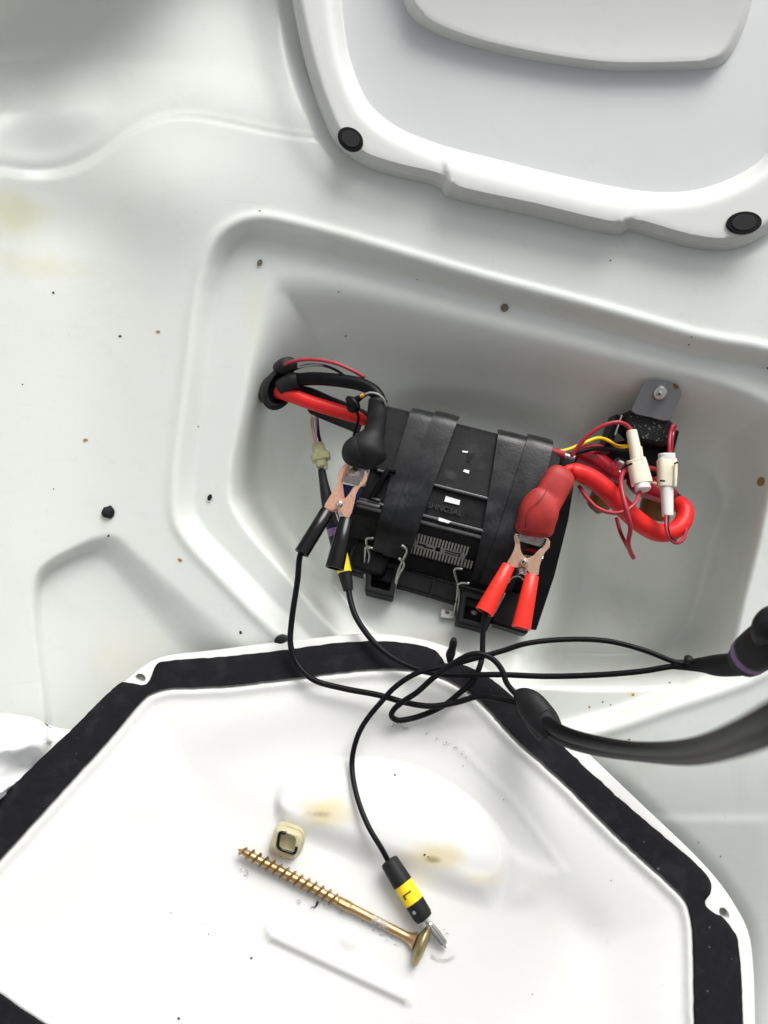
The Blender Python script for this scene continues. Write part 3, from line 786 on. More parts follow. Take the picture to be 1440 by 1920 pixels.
bc = thing('battery_cable', 'thick black cable arching from the grommet into the black terminal boot', 'cable', P(700, 780, -10), 'thick battery cables')
obj('jacket', tube([(535, 716, -14), (580, 710, -10), (640, 714, -4), (685, 724, 0), (708, 742, 4), (714, 768, 6)], 12.5, 14), 'cable', bc)
obj('inner_sleeve', tube([(540, 728, -16), (580, 735, -18), (620, 752, -16), (665, 770, -14), (690, 782, -12)], 9, 12), 'cable', bc)
boot = obj('boot', tube([(709, 750, 6, 18), (707, 775, 8, 18.5), (704, 800, 9, 19.5), (700, 815, 10, 22), (694, 828, 11, 31), (689, 840, 11, 39), (685, 851, 10, 38), (681, 862, 9, 30), (678, 870, 6, 14)], 20, 24, 5, flat=.78), 'rubber', bc, angle=180)
obj('boot_shoulder', tube([(694, 846, 10, 26), (674, 846, 12, 31), (658, 846, 12, 27), (650, 845, 10, 18)], 20, 18, 5, flat=.8), 'rubber', bc, angle=180)
rc = thing('battery_cable', 'thick bright red cable running from the grommet under the black boot', 'cable', P(600, 760, -14), 'thick battery cables')
obj('jacket', tube([(520, 733, -18), (545, 741, -15), (590, 757, -14), (640, 772, -14), (690, 786, -14)], 13.8, 16), 'redcable', rc, angle=180)
sv = thing('wire_sleeve', 'flat black wedge of sleeve under the bright red cable', 'sleeve', P(620, 790, -30))
obj('sheath', sheet([(575, 766), (640, 778), (680, 792), (672, 814), (655, 806), (610, 788), (580, 775)], lambda X, Y: -26 + 0 * X, 5), 'rubber', sv, bevel=0.001)

wa = thing('thin_wire', 'thin red wire bowed above the black cable at the grommet', 'wire', P(600, 680, -8), 'thin wires round the battery and relay')
obj('strand', tube([(520, 692, -12), (545, 679, -6), (580, 674, -2), (625, 680, 0), (660, 694, 0), (684, 708, -2)], 3.4, 8), 'redwire', wa, angle=180)
wb = thing('thin_wire', 'thin black printed wire bowed just under the thin red one', 'wire', P(600, 690, -8), 'thin wires round the battery and relay')
obj('strand', tube([(548, 694, -10), (575, 685, -4), (605, 685, -2), (630, 694, -2), (645, 704, -5)], 2.6, 8), 'cable', wb, angle=180)
rnd = random.Random(3)
Vd = []
for k in range(26):
    f = k / 25; x, y = 560 + 78 * f, 689 - 8 * math.sin(f * 2.6) + 12 * f * f
    Vd.append(box(P(x, y, 0.6 - 3 * f), Vector((.0005, -.0002, 0)), Vector((.0002, .0004, 0)), Vector((0, 0, .0001))))
obj('print', join(*Vd), 'dust', wb, smooth=False)
wc = thing('thin_wire', 'short black wire with a knot hanging beside the black boot', 'wire', P(665, 780, 4), 'thin wires round the battery and relay')
obj('strand', tube([(690, 738, 8), (676, 748, 8), (668, 760, 6), (672, 785, 2), (666, 806, -4), (663, 820, -8)], 2.8, 8), 'cable', wc, angle=180)
obj('knot', tube([(652, 748, 4, 6), (661, 752, 7, 8), (668, 764, 7, 8), (660, 768, 5, 7), (654, 758, 4, 6), (668, 748, 8, 5), (680, 742, 8, 4)], 7, 10), 'cable', wc, angle=180)
wd = thing('thin_wire', 'thin grey wire looped over the top of the black boot', 'wire', P(700, 740, 8), 'thin wires round the battery and relay')
obj('strand', tube([(681, 742, 10), (690, 737, 13), (706, 738, 15), (719, 748, 13), (724, 762, 9)], 2.0, 8), 'grey', wd, angle=180)
obj('ferrule', tube([(676, 743, 10), (682, 741, 11)], 3.4, 8), 'orange', wd)

# small clear connector with thin coloured wires
cn = thing('wire_connector', 'clear olive plastic connector hanging on thin coloured wires', 'connector', P(603, 862, -30))
for m, pts in (('peach', [(586, 775, -34), (584, 792, -33), (588, 815, -31), (593, 838, -30)]), ('mint', [(588, 774, -34), (587, 800, -32), (592, 825, -30), (597, 840, -30)]),
               ('pink', [(593, 776, -34), (593, 800, -31), (592, 828, -29), (593, 842, -29)]), ('cable', [(594, 778, -36), (597, 812, -33), (603, 838, -32)])):
    obj('wire', tube(pts, 2.2 if m != 'cable' else 3.2, 7), m, cn, angle=180)
obj('housing', join(tube([(596, 832, -30, 11), (600, 852, -28, 13)], 12, 12, shape=.6), tube([(604, 876, -26, 11), (600, 846, -28, 12)], 11, 12, shape=.6)), 'olive', cn, bevel=0.0006)
obj('collar', tube([(600, 850, -28, 18), (603, 864, -27, 18.5)], 18, 12, flat=.7, shape=.55), 'olive', cn, bevel=0.0008)
obj('tooth', tube([(608, 866, -25, 4), (611, 880, -24, 4)], 4, 8), 'olive', cn)

# ------------------------------------------------------------------ test leads with yellow bands
def band_letter(ch, a, b, r, size, parent):
    """letter printed across the band's camera side"""
    d = (b - a).normalized(); zz = Vector((0, 0, 1)); n = (zz - d * zz.dot(d)).normalized()
    return a, d, n
tl = thing('test_lead', 'black test lead with purple and yellow bands standing behind the black clip', 'test lead', P(640, 1060, -10), 'black test leads with coloured bands')
pa, pb = P(606, 890, -26), P(652, 1104, 0)
obj('stem', tube([(603, 880, -27, 7), (607, 905, -24, 8.5), (612, 930, -20, 11), (618, 955, -17, 13.5), (627, 992, -13, 14.5)], 9, 14), 'rubber', tl, angle=180)
obj('purple_band', tube([(627, 991, -13, 14.8), (630, 1005, -12, 14.8)], 14.8, 16), 'purple', tl)
obj('grip', tube([(630, 1004, -12, 14.5), (636, 1030, -9, 14.5)], 14.5, 16), 'rubber', tl)
obj('yellow_band', tube([(636, 1030, -9, 14.2), (646, 1074, -4, 13.6)], 14.5, 18), 'yellow', tl)
obj('tail', tube([(646, 1073, -4, 13.2), (651, 1095, -2, 11), (653, 1108, -1, 9)], 12, 16), 'rubber', tl, bevel=.0006)
ex = Vector((.28, -1, .1)).normalized()
zz = Vector((0, 0, 1)); nn = (zz - ex * zz.dot(ex)).normalized()
text('L', .0056, P(641, 1058, 1.5), nn.cross(ex), ex, 'ink', tl, 'letter', .0002)
obj('wire', tube([(653, 1104, -1), (658, 1130, 4), (668, 1158, 10), (700, 1203, 20), (741, 1236, 26), (794, 1258, 31), (841, 1265, 34), (940, 1265, 38), (1020, 1268, 42), (1110, 1266, 48), (1200, 1259, 55), (1265, 1249, 60), (1300, 1249, 64)], 5.6, 10), 'cable', tl, angle=180)

tl2 = thing('test_lead', 'black test lead with yellow L band and bare metal pin in the tub', 'test lead', P(760, 1660, 62), 'black test leads with coloured bands')
obj('wire', tube([(733, 1624, tz1(733, 1624) + 7.5), (716, 1592, tz1(716, 1592) + 8), (690, 1548, tz1(690, 1548) + 7), (668, 1488, tz1(668, 1488) + 6), (660, 1430, tz1(660, 1430) + 6), (668, 1388, 47), (683, 1356, 45), (721, 1309, 43), (741, 1288, 43), (782, 1262, 43), (841, 1248, 43), (896, 1233, 44), (940, 1221, 44),
                  (985, 1207, 45), (1060, 1199, 46), (1140, 1202, 49), (1210, 1220, 54), (1262, 1240, 60), (1300, 1250, 64)], 5.2, 10), 'cable', tl2, angle=180)
A, B = P(728, 1612, tz1(728, 1612) + 7.5), P(797, 1724, tz1(797, 1724) + 7.0)
r0 = mm(17.5, 75)
grip = obj('grip', rod(A, B, [(0, r0 * .55), (.01, r0 * .85), (.04, r0), (.40, r0 * 1.1), (.405, r0 * .98), (.41, r0 * .9)], 22), 'rubber', tl2, angle=40)
obj('yellow_band', rod(A, B, [(.40, r0), (.405, r0 * 1.04), (.715, r0 * 1.04), (.72, r0)], 22), 'yellow', tl2)
obj('tip_shell', rod(A, B, [(.71, r0 * .9), (.715, r0 * 1.06), (.93, r0 * 1.03), (.985, r0 * .9), (1.0, r0 * .6)], 22), 'rubber', tl2, angle=50)
dd = (B - A).normalized(); sd_ = Vector((0, 0, 1)).cross(dd).normalized(); up = dd.cross(sd_)
if up.z < 0: up = -up
text('L', .0078, A + dd * ((B - A).length * .565) + up * (r0 * 1.05) - sd_ * 0.0, -dd.cross(up), dd * 1.0, 'ink', tl2, 'letter', .0001) if False else None
ey = (Vector((.52, .30, 0))); ey = (ey - up * ey.dot(up)).normalized()
# the L lies along the band: its stem runs across, its foot points down the lead
ex_ = dd
eyl = up.cross(ex_).normalized()
text('L', .0085, A + dd * ((B - A).length * .565) + up * (r0 * 1.045), dd * .8 + eyl * 0, eyl, 'ink', tl2, 'letter', .0004)
hp = A + dd * ((B - A).length * .82) + up * (r0 * .98) + sd_ * (-r0 * .35)
obj('set_screw', rod(hp - up * .001, hp + up * .0002, [(0, .0011), (1, .0011)], 12), 'steel', tl2)
A2, B2 = P(797, 1722, tz1(797, 1722) + 6.5), P(838, 1776, tz1(838, 1776) + 3.2)
r1 = mm(6.2, 74)
prof = [(0, r1 * .9), (.15, r1 * .8), (.17, r1 * 1.0), (.3, r1 * 1.15), (.6, r1 * 1.2), (.9, r1 * .95), (.93, r1 * .6), (.97, r1 * .75), (1, r1 * .3)]
pin = obj('pin', rod(A2, B2, prof, 16), 'steel', tl2)
for k in range(5):
    an = math.pi * (.12 + .19 * k)
    d2 = (B2 - A2).normalized(); s2 = Vector((0, 0, 1)).cross(d2).normalized(); u2 = d2.cross(s2); u2 = u2 if u2.z > 0 else -u2
    o_ = (s2 * math.cos(an) + u2 * math.sin(an)) * r1 * 1.02
    C = [A2 + (B2 - A2) * t + o_ * f for t, f in ((.22, 1.0), (.4, 1.18), (.6, 1.22), (.86, 1.0))]
    obj('leaf_spring', rings(C, [d2] * 4, [.00045] * 4, None, 6), 'greymetal' if k % 2 else 'steel', pin)

# sheathed joint where the two test leads meet, and the blurred plugs beyond it
jl = thing('cable_joint', 'flat black cable joint at the right edge with a purple ring plug', 'cable joint', P(1350, 1248, 70))
obj('sleeve', tube([(1262, 1246, 60, 9), (1292, 1247, 63, 11), (1318, 1247, 70, 15), (1340, 1248, 78, 20), (1380, 1246, 95, 22), (1412, 1243, 112, 21)], 20, 16, flat=.6), 'rubber', jl, angle=180)
obj('cut_tie', tube([(1290, 1240, 66, 7), (1291, 1234, 68, 8)], 7, 12), 'rubber', jl, angle=180)
obj('collar', tube([(1395, 1240, 112, 32), (1404, 1233, 116, 36)], 36, 20), 'rubber', jl)
obj('purple_ring', tube([(1404, 1231, 117, 37), (1413, 1224, 121, 39)], 38, 22), 'purple', jl)
obj('plug', tube([(1412, 1224, 122, 38), (1440, 1205, 134, 42), (1475, 1185, 145, 42)], 40, 20), 'rubber', jl, angle=180)
obj('knob', tube([(1424, 1200, 142, 12), (1432, 1186, 148, 24), (1444, 1172, 152, 31), (1462, 1160, 152, 30), (1480, 1150, 150, 18)], 26, 18), 'rubber', jl, angle=180)

# ------------------------------------------------------------------ black crocodile clip
def plate(outline, z, th, m, name, parent, tilt=0.0, bevel=.0003):
    y0 = outline[0][1]
    return obj(name, sheet(outline, lambda X, Y: z + (Y - y0) * tilt, th), m, parent, bevel=bevel, angle=30)
bk = thing('crocodile_clip', 'copper jawed crocodile clip with black sleeves on the left terminal', 'clip', P(640, 950, 4), 'crocodile clips on the battery terminals')
LJ = sp2([(653, 867), (646, 871), (638, 879), (633, 890), (632, 902), (629, 912), (620, 928), (608, 950), (612, 953), (622, 957), (632, 953), (644, 951), (652, 944), (640, 934), (637, 920), (638, 908), (641, 896), (646, 884), (652, 874)], 3)
RJ = [(684, 882), (687, 885), (689, 892), (688, 900), (683, 908), (674, 915), (668, 926), (664, 944), (660, 960), (654, 973), (645, 970), (638, 958), (630, 952), (630, 944), (640, 936), (648, 934), (656, 924), (662, 914), (672, 910), (675, 907), (674, 904), (679, 902), (678, 899), (682, 897), (681, 893), (684, 891), (683, 887)]
plate(LJ, 13, 1.2, 'copper', 'jaw', bk, 0.02)
plate(RJ, 14.3, 1.2, 'copper', 'jaw', bk, 0.02)
# teeth of the left jaw and the folded lower halves of the jaws
for k in range(6):
    x, y = 642 + 1.6 * k, 892 - 4.0 * k
    obj('tooth', sheet([(x - 3, y - 2), (x + 2.6, y + 1), (x - 1, y + 2.5)], lambda X, Y: 12.6 + 0 * X, 2.2), 'copper', bk, smooth=False)
plate([(p[0] + 3, p[1] + 3) for p in LJ], 4, 1.0, 'copper', 'lower_jaw', bk, 0.02)
plate([(637, 903), (642, 908), (646, 936), (641, 936), (636, 922)], 12.4, 7, 'copper', 'web', bk)
obj('rivet', rod(P(637.5, 945, 12), P(637.5, 945, 17.2), [(0, .0024), (.7, .0024), (.9, .0018), (1, .0008)], 16), 'steel', bk)
def sleeve(a, b, ra, rb, m, parent, seg=22, flat=.72, wall_=.0011, tilt=None):
    """open-ended vinyl sleeve from a to b (bench points)"""
    d = b - a
    prof = [(0, ra * .9), (.012, ra), (.5, ra * .45 + rb * .55), (.97, rb), (1.0, rb), (1.0, rb - wall_), (.8, rb - wall_ * 1.3), (.45, rb * .5)]
    return obj('sleeve', rod(a, b, prof, seg, flat=flat), m, parent, angle=45)
sleeve(P(614, 958, 13), P(565, 1038, 24), mm(13), mm(13.5), 'vinyl', bk)
sleeve(P(650, 972, 14), P(627, 1066, 25), mm(13), mm(17), 'vinyl', bk)
for pts in ([(612, 955, 22), (600, 972, 25), (585, 1000, 30), (566, 1036, 34)], [(650, 972, 23), (646, 995, 27), (636, 1025, 33), (627, 1062, 38)]):
    pass
obj('spring_wire', tube([(629, 957, 6), (634, 972, 8), (638, 986, 8)], 1.6, 6), 'steel', bk)

# red crocodile clip
rk = thing('crocodile_clip', 'copper jawed crocodile clip with red sleeves on the right terminal', 'clip', P(985, 1060, 6), 'crocodile clips on the battery terminals')
L2 = sp2([(968, 1000), (964, 1006), (966, 1018), (964, 1030), (957, 1045), (951, 1056), (956, 1060), (964, 1064), (976, 1064), (990, 1060), (992, 1050), (984, 1044), (978, 1036), (975, 1024), (973, 1012)], 3)
R2 = [(1020, 1008), (1028, 1010), (1032, 1016), (1031, 1026), (1022, 1036), (1016, 1048), (1012, 1062), (1010, 1078), (1000, 1079), (992, 1074), (986, 1066), (978, 1062), (975, 1054), (982, 1048), (992, 1046), (1000, 1042), (1008, 1034), (1014, 1028), (1018, 1026), (1019, 1023), (1023, 1021), (1021, 1018), (1025, 1016), (1022, 1013), (1025, 1011)]
plate(L2, 14, 1.2, 'bronze', 'jaw', rk, 0.02)
plate(R2, 15.4, 1.2, 'bronze', 'jaw', rk, 0.02)
plate([(966, 1004), (974, 1010), (977, 1036), (986, 1048), (976, 1050), (970, 1030)], 12.5, 6, 'bronze', 'web', rk)
for k in range(5):
    obj('tooth', sheet([(967 + k * .6, 1001 + 3.4 * k), (974 + k * .4, 1002 + 3.4 * k), (968 + k * .6, 1004 + 3.4 * k)], lambda X, Y: 15 + 0 * X, 2.2), 'steel', rk, smooth=False)
    obj('tooth', sheet([(1026 - k * 1.9, 1010 + 3.6 * k), (1018 - k * 1.6, 1010 + 3.6 * k), (1024 - k * 1.9, 1013.5 + 3.6 * k)], lambda X, Y: 16 + 0 * X, 2.2), 'dark', rk, smooth=False)
obj('washer', rod(P(983, 1055, 15), P(983, 1055, 17.5), [(0, .0030), (.9, .0030), (1, .0027)], 20), 'bronze', rk)
obj('rivet', rod(P(982, 1054, 17), P(982, 1054, 19), [(0, .0020), (.7, .0020), (1, .0014)], 16), 'steel', rk)
obj('rivet_bore', rod(P(981, 1054, 18.9), P(981, 1054, 19.3), [(0, .0009), (1, .0008)], 12), 'dark', rk)
for k in range(3):
    obj('spring_coil', tube([(970, 1069 + 4 * k, 8), (976, 1066 + 4 * k, 14), (984, 1068 + 4.2 * k, 13), (987, 1074 + 4 * k, 8)], 2.3, 8), 'steel', rk, angle=180)
obj('spring_leg', tube([(953, 1092, 8), (962, 1082, 9), (974, 1081, 10), (984, 1090, 8)], 1.5, 6), 'steel', rk, angle=180)
sleeve(P(954, 1060, 15), P(908, 1148, 24), mm(12), mm(17.5), 'redvinyl', rk, flat=.75)
sleeve(P(998, 1078, 16), P(977, 1178, 25), mm(12.5), mm(17.5), 'redvinyl', rk, flat=.75)

# clip lead: two wires, the moulded splitter and the thick twin cable
cl = thing('clip_lead', 'black twin cable forking through a moulded splitter to both clips', 'cable', P(1005, 1340, 55))
obj('wire', tube([(570, 1022, 22), (562, 1044, 23), (558, 1087, 22), (547, 1163, 22), (545, 1210, 24), (558, 1245, 27), (587, 1274, 32), (645, 1291, 34), (709, 1303, 37), (768, 1319, 40), (811, 1324, 42), (855, 1317, 43), (899, 1306, 46), (940, 1312, 52), (985, 1322, 58)], 5.6, 10), 'cable', cl, angle=180)
obj('wire', tube([(916, 1130, 22), (908, 1160, 24), (905, 1200, 27), (904, 1230, 30), (899, 1251, 33), (884, 1280, 35), (861, 1300, 36), (835, 1321, 36), (800, 1338, 36), (768, 1348, 37), (744, 1350, 38), (734, 1342, 40), (738, 1331, 42), (755, 1316, 44),
                  (782, 1298, 46), (811, 1272, 47), (835, 1254, 48), (860, 1238, 49), (880, 1228, 50), (901, 1226, 51), (924, 1236, 52), (941, 1256, 54), (950, 1280, 56), (966, 1300, 58), (988, 1316, 60)], 5.4, 10), 'cable', cl, angle=180)
spl = obj('splitter', tube([(966, 1300, 57, 8), (978, 1306, 59, 19), (992, 1318, 62, 27), (1008, 1338, 66, 30), (1020, 1356, 70, 31), (1030, 1372, 74, 28)], 26, 22, flat=.75), 'rubber', cl, angle=180)
obj('ferrule', tube([(1012, 1344, 74, 26), (1034, 1372, 80, 22)], 24, 18, flat=.7), 'bracket', cl, bevel=.001)
obj('twin_cable', tube([(1018, 1350, 76, 13), (1050, 1371, 90, 13), (1100, 1388, 115, 13), (1200, 1404, 175, 13.5), (1300, 1400, 245, 17), (1380, 1373, 300, 21), (1445, 1341, 335, 25), (1580, 1262, 375, 30)], 15, 14), 'cable', cl, angle=180)
obj('twin_cable', tube([(1022, 1362, 72, 13), (1058, 1386, 86, 13), (1108, 1402, 110, 13), (1200, 1415, 166, 13.5), (1300, 1418, 236, 17), (1382, 1398, 290, 21), (1448, 1371, 324, 25), (1590, 1300, 366, 31)], 15, 14), 'cable', cl, angle=180)

# ------------------------------------------------------------------ red boot and heavy red cable on the right
rb = thing('battery_cable', 'heavy red cable with faded red boot looping right of the battery', 'cable', P(1040, 920, 0), 'thick battery cables')
obj('boot', tube([(1056, 884, 4, 17), (1051, 893, 6, 27), (1041, 911, 8, 28), (1029, 933, 9, 28.5), (1019, 944, 10, 34), (1010, 960, 10, 36.5), (1006, 976, 9, 35), (1003, 990, 7, 34.5)], 28, 28, 5, flat=.78, shape=.66), 'redboot', rb, angle=180)
obj('boot_lip', tube([(1003, 986, 7, 35), (1001, 995, 5, 35.5)], 34, 26, flat=.7, shape=.78), 'redboot', rb, bevel=.0008)
obj('boot_seam', tube([(1032, 900, 15, .8), (1022, 925, 18.6, .8), (1008, 942, 21.2, .8), (992, 955, 21.6, .8), (987, 972, 20.6, .8), (985, 990, 17, .8)], .8, 6), 'darkred', rb)
obj('fold', tube([(1052, 892, 4, 8), (1062, 882, 5, 9), (1072, 876, 4, 7)], 8, 12), 'redcable', rb)
obj('jacket', tube([(1066, 888, -2, 12), (1076, 884, -2, 16), (1104, 894, -4, 17.5), (1140, 922, -6, 18.5), (1172, 955, -10, 18), (1205, 983, -14, 18.5), (1235, 998, -18, 17.5), (1262, 996, -22, 17), (1282, 978, -28, 16.5), (1284, 955, -34, 16), (1270, 942, -40, 16)], 19, 18, wob=.0007), 'redcable', rb, angle=180)
obj('black_sleeve', tube([(1286, 954, -36, 15), (1268, 942, -42, 16), (1254, 934, -46, 15)], 15, 14, shape=.8), 'rubber', rb)
obj('inner_boot', tube([(1186, 900, -52, 15), (1200, 908, -46, 21), (1225, 917, -44, 22), (1248, 926, -44, 20), (1266, 934, -46, 12)], 20, 16), 'darkred', rb, angle=180)

# ------------------------------------------------------------------ relay on its bracket
ZT = zs(1238, 708) + 2.5
None and print('ZT', ZT, zs(1238, 740), zs(1220, 785), zs(520, 730), zs(600, 860))
rl = thing('relay', 'black relay block hanging from a riveted grey metal tab', 'relay', P(1215, 800, -60))
TAB = sp2([(1185, 771), (1193, 750), (1201, 730), (1208, 718), (1218, 712), (1235, 711), (1250, 713), (1266, 719), (1276, 730), (1277, 742), (1266, 764), (1255, 788), (1220, 782)], 3)
tz = lambda X, Y: ZT - 8 * np.clip((Y - 708) / 72, 0, 1.2)
tab = obj('tab', sheet(TAB, tz, 2.2), 'greymetal', rl, bevel=.0004)
obj('rust_spot', sheet([(1262, 720), (1267, 719), (1273, 725), (1270, 730), (1264, 727)], lambda X, Y: tz(X, Y) + .2, .5), 'rust', tab, smooth=False)
obj('washer', rod(P(1237, 737, ZT - 4), P(1237, 737, ZT - 0.5), [(0, .0060), (.5, .0056), (1, .0040)], 22), 'steel', tab)
obj('rivet', rod(P(1237, 738, ZT - 3), P(1236, 739, ZT + 1.5), [(0, .0023), (.9, .0020), (1, .0016)], 18), 'steel', tab)
obj('rivet_bore', rod(P(1236, 739, ZT + 1.4), P(1236, 739, ZT + 1.8), [(0, .0010), (1, .0009)], 12), 'dark', tab)
def blk(c, z, th, m, name, parent=rl, bevel=.0008):
    return obj(name, sheet(c, lambda X, Y: z + 0 * X, th), m, parent, bevel=bevel, angle=30)
blk([(1183, 767), (1256, 785), (1266, 797), (1249, 838), (1195, 824), (1172, 800), (1176, 780)], -28, 26, 'rubber', 'block', bevel=.002)
blk([(1156, 776), (1170, 780), (1146, 842), (1133, 838)], -32, 20, 'blackplastic', 'wing')
blk([(1264, 804), (1274, 808), (1262, 856), (1252, 852)], -32, 20, 'blackplastic', 'wing')
obj('wing_edge', tube([(1166, 778, -30), (1153, 816, -30)], 1.7, 6), 'steel', rl)
obj('wing_edge', tube([(1265, 806, -30), (1258, 846, -30)], 1.7, 6), 'steel', rl)
blk([(1140, 832), (1190, 822), (1256, 842), (1244, 892), (1160, 900), (1135, 870)], -48, 34, 'blackplastic', 'body', bevel=.002)
rs = random.Random(11)
dd_ = []
for k in range(70):
    f, q = rs.random(), rs.random()
    x, y = 1182 + 72 * f + 4 * q, 772 + 16 * f + 44 * q
    if inside([(1183, 770), (1254, 787), (1262, 797), (1249, 834), (1196, 821), (1178, 800)], np.array([x]), np.array([y]))[0]:
        s = .00018 + .0004 * rs.random() ** 3
        dd_.append(box(P(x, y, -27.9), Vector((s, 0, 0)), Vector((0, s * .8, 0)), Vector((0, 0, .00015))))
obj('dust_specks', join(*dd_), 'dust', rl, smooth=False)
# stud with nut, crimson boot on the left stud, amber caps
obj('stud', rod(P(1146, 880, -44), P(1166, 864, -36), [(0, .0034), (1, .0034)], 14), 'steel', rl)
obj('nut', rod(P(1150, 888, -40), P(1166, 862, -34), [(0, .0058), (.42, .0058), (.44, .0044), (.9, .0044), (1, .0036)], 6), 'steel', rl, smooth=False, bevel=.0004)
obj('stud_tab', sheet([(1138, 870), (1160, 878), (1168, 890), (1150, 894), (1138, 886)], lambda X, Y: -42 + 0 * X, 1.4), 'zinc', rl)
obj('boot', tube([(1082, 848, -34, 20), (1094, 852, -34, 21), (1112, 862, -34, 20), (1134, 878, -36, 20), (1148, 890, -38, 17), (1160, 898, -40, 9)], 20, 18), 'darkred', rl, angle=180)
obj('boot', tube([(1096, 868, -40, 16), (1120, 882, -40, 18), (1146, 898, -44, 17)], 18, 16), 'darkred', rl, angle=180)
obj('amber_cap', tube([(1150, 892, -60, 16), (1140, 915, -62, 21), (1126, 938, -66, 22), (1112, 950, -70, 16)], 20, 14, shape=.7), 'amber', rl, angle=60)
obj('amber_cap', tube([(1236, 922, -64, 24), (1226, 950, -66, 24), (1220, 972, -68, 22)], 22, 14, shape=.6), 'amber', rl, bevel=.001)

# thin wires round the relay
def lead(label, pts, r, m, base, extra=()):
    t = thing('thin_wire', label, 'wire', P(*base), 'thin wires round the battery and relay')
    obj('strand', tube(pts, r, 9), m, t, angle=180)
    for q, rr, mm_ in extra: obj('strand', tube(q, rr, 9), mm_, t, angle=180)
    return t
lead('yellow and orange wire pair arching from the strap to the relay', [(1042, 848, -18), (1068, 842, -20), (1096, 830, -22), (1122, 821, -26), (1140, 826, -30), (1160, 838, -34), (1186, 836, -38)], 3.4, 'yellow', (1100, 830, -25),
     [([(1128, 822, -27), (1146, 830, -30), (1164, 836, -33), (1184, 833, -38)], 2.2, 'orange')])
lead('red wire arching up into the top of the left white connector', [(1072, 855, -14), (1082, 840, -12), (1108, 812, -8), (1136, 796, -6), (1162, 792, -6), (1178, 800, -8), (1186, 814, -8)], 4.0, 'redwire', (1120, 808, -8))
lead('black wire passing over the crimson boot to the relay', [(1046, 856, -18), (1078, 850, -16), (1110, 842, -20), (1140, 842, -30), (1180, 848, -36)], 4.2, 'cable', (1110, 845, -20))
lead('dim red wire hidden behind the black wire at the relay', [(1076, 850, -24), (1100, 838, -26), (1124, 836, -30), (1140, 848, -36)], 4.0, 'redwire', (1110, 840, -26))
lead('red wire swinging under the red cable to the left white connector', [(1086, 912, -8), (1098, 930, 2), (1120, 952, 10), (1150, 962, 14), (1176, 956, 14), (1192, 942, 10), (1200, 922, 2)], 3.8, 'redwire', (1140, 955, 8))
lead('red wire looped down in front of the red cable with a free end', [(1240, 882, -34), (1214, 877, -26), (1190, 878, -14), (1170, 884, -4), (1164, 902, 4), (1168, 930, 12), (1176, 960, 16), (1182, 990, 14), (1178, 1018, 8), (1182, 1034, 2), (1188, 1046, -2)], 4.4, 'redwire', (1176, 960, 8))
lead('dark red wire behind the red cable joining the free end', [(1156, 972, -34), (1164, 1000, -24), (1176, 1024, -10), (1184, 1040, -4)], 3.6, 'darkred', (1168, 1005, -24))
lead('red and black wire pair looping over the relay into the right white connector', [(1256, 856, -14), (1255, 836, -14), (1257, 812, -18), (1262, 798, -20), (1266, 800, -30)], 3.6, 'redwire', (1257, 820, -18),
     [([(1260, 856, -15), (1260, 832, -16), (1263, 808, -20), (1267, 800, -30)], 2.8, 'darkred')])
lead('red and black wire curling under the red cable from the right white connector', [(1249, 966, 0), (1249, 985, 6), (1254, 1008, 8), (1268, 1018, 2), (1282, 1010, -10), (1288, 985, -24), (1290, 960, -34)], 3.4, 'redwire', (1260, 1000, 2),
     [([(1253, 966, 0), (1252, 988, 7), (1257, 1008, 8), (1266, 1014, 4)], 2.6, 'cable')])
stp = thing('heat_sleeve', 'short pinkish red sleeve sticking out under the right strap', 'sleeve', P(1050, 850, -18))
obj('sheath', tube([(1030, 845, -20, 7), (1060, 854, -16, 8)], 7, 10), 'redwire', stp)
obj('bare_end', tube([(1060, 854, -16, 5), (1078, 858, -14, 4)], 4, 8), 'zinc', stp)

# the two white in-line connectors
ca = thing('inline_connector', 'ivory in-line connector leaning left in front of the relay', 'connector', P(1196, 860, -2), 'ivory in-line connectors by the relay')
obj('barrel', tube([(1184, 808, -8, 9.5), (1195, 864, -2, 11.5)], 10, 16, shape=.8), 'ivory', ca, bevel=.0004)
bd = obj('body', tube([(1192, 860, -2, 16.5), (1194, 868, -2, 17.5), (1204, 908, 2, 19)], 17, 16, flat=.8, shape=.62), 'ivory', ca, bevel=.0006)
obj('latch', tube([(1201, 838, -2, 3), (1204, 862, 2, 3.4)], 3, 8), 'ivory', ca)
obj('insert', tube([(1203, 906, 2, 13), (1206, 919, 4, 14)], 13, 14, shape=.7), 'milky', ca, bevel=.0006)
obj('slot', tube([(1176, 873, 6, 2), (1185, 869, 9, 2)], 2, 6), 'dark', ca)
cb = thing('inline_connector', 'ivory in-line connector standing upright right of the other one', 'connector', P(1251, 900, -4), 'ivory in-line connectors by the relay')
obj('cap', tube([(1250, 850, -10, 14), (1250, 864, -10, 14.5)], 14, 14, shape=.6), 'milky', cb, bevel=.0006)
obj('body', tube([(1250, 862, -10, 17.5), (1251, 880, -8, 17.5), (1250, 914, -6, 16.5)], 17, 16, flat=.8, shape=.55), 'ivory', cb, bevel=.0006)
obj('rib', tube([(1266, 868, -2, 2.4), (1266, 910, 0, 2.4)], 2, 8), 'ivory', cb)
obj('barrel', tube([(1250, 912, -6, 11.5), (1252, 968, -2, 9.8)], 10, 16, shape=.8), 'milky', cb, bevel=.0004)
obj('slot', tube([(1237, 901, 6, 1.8), (1247, 902, 7, 1.8)], 2, 6), 'dark', cb)
obj('slot', tube([(1265, 869, 4, 1.6), (1270, 867, 2, 1.6)], 2, 6), 'dark', cb)

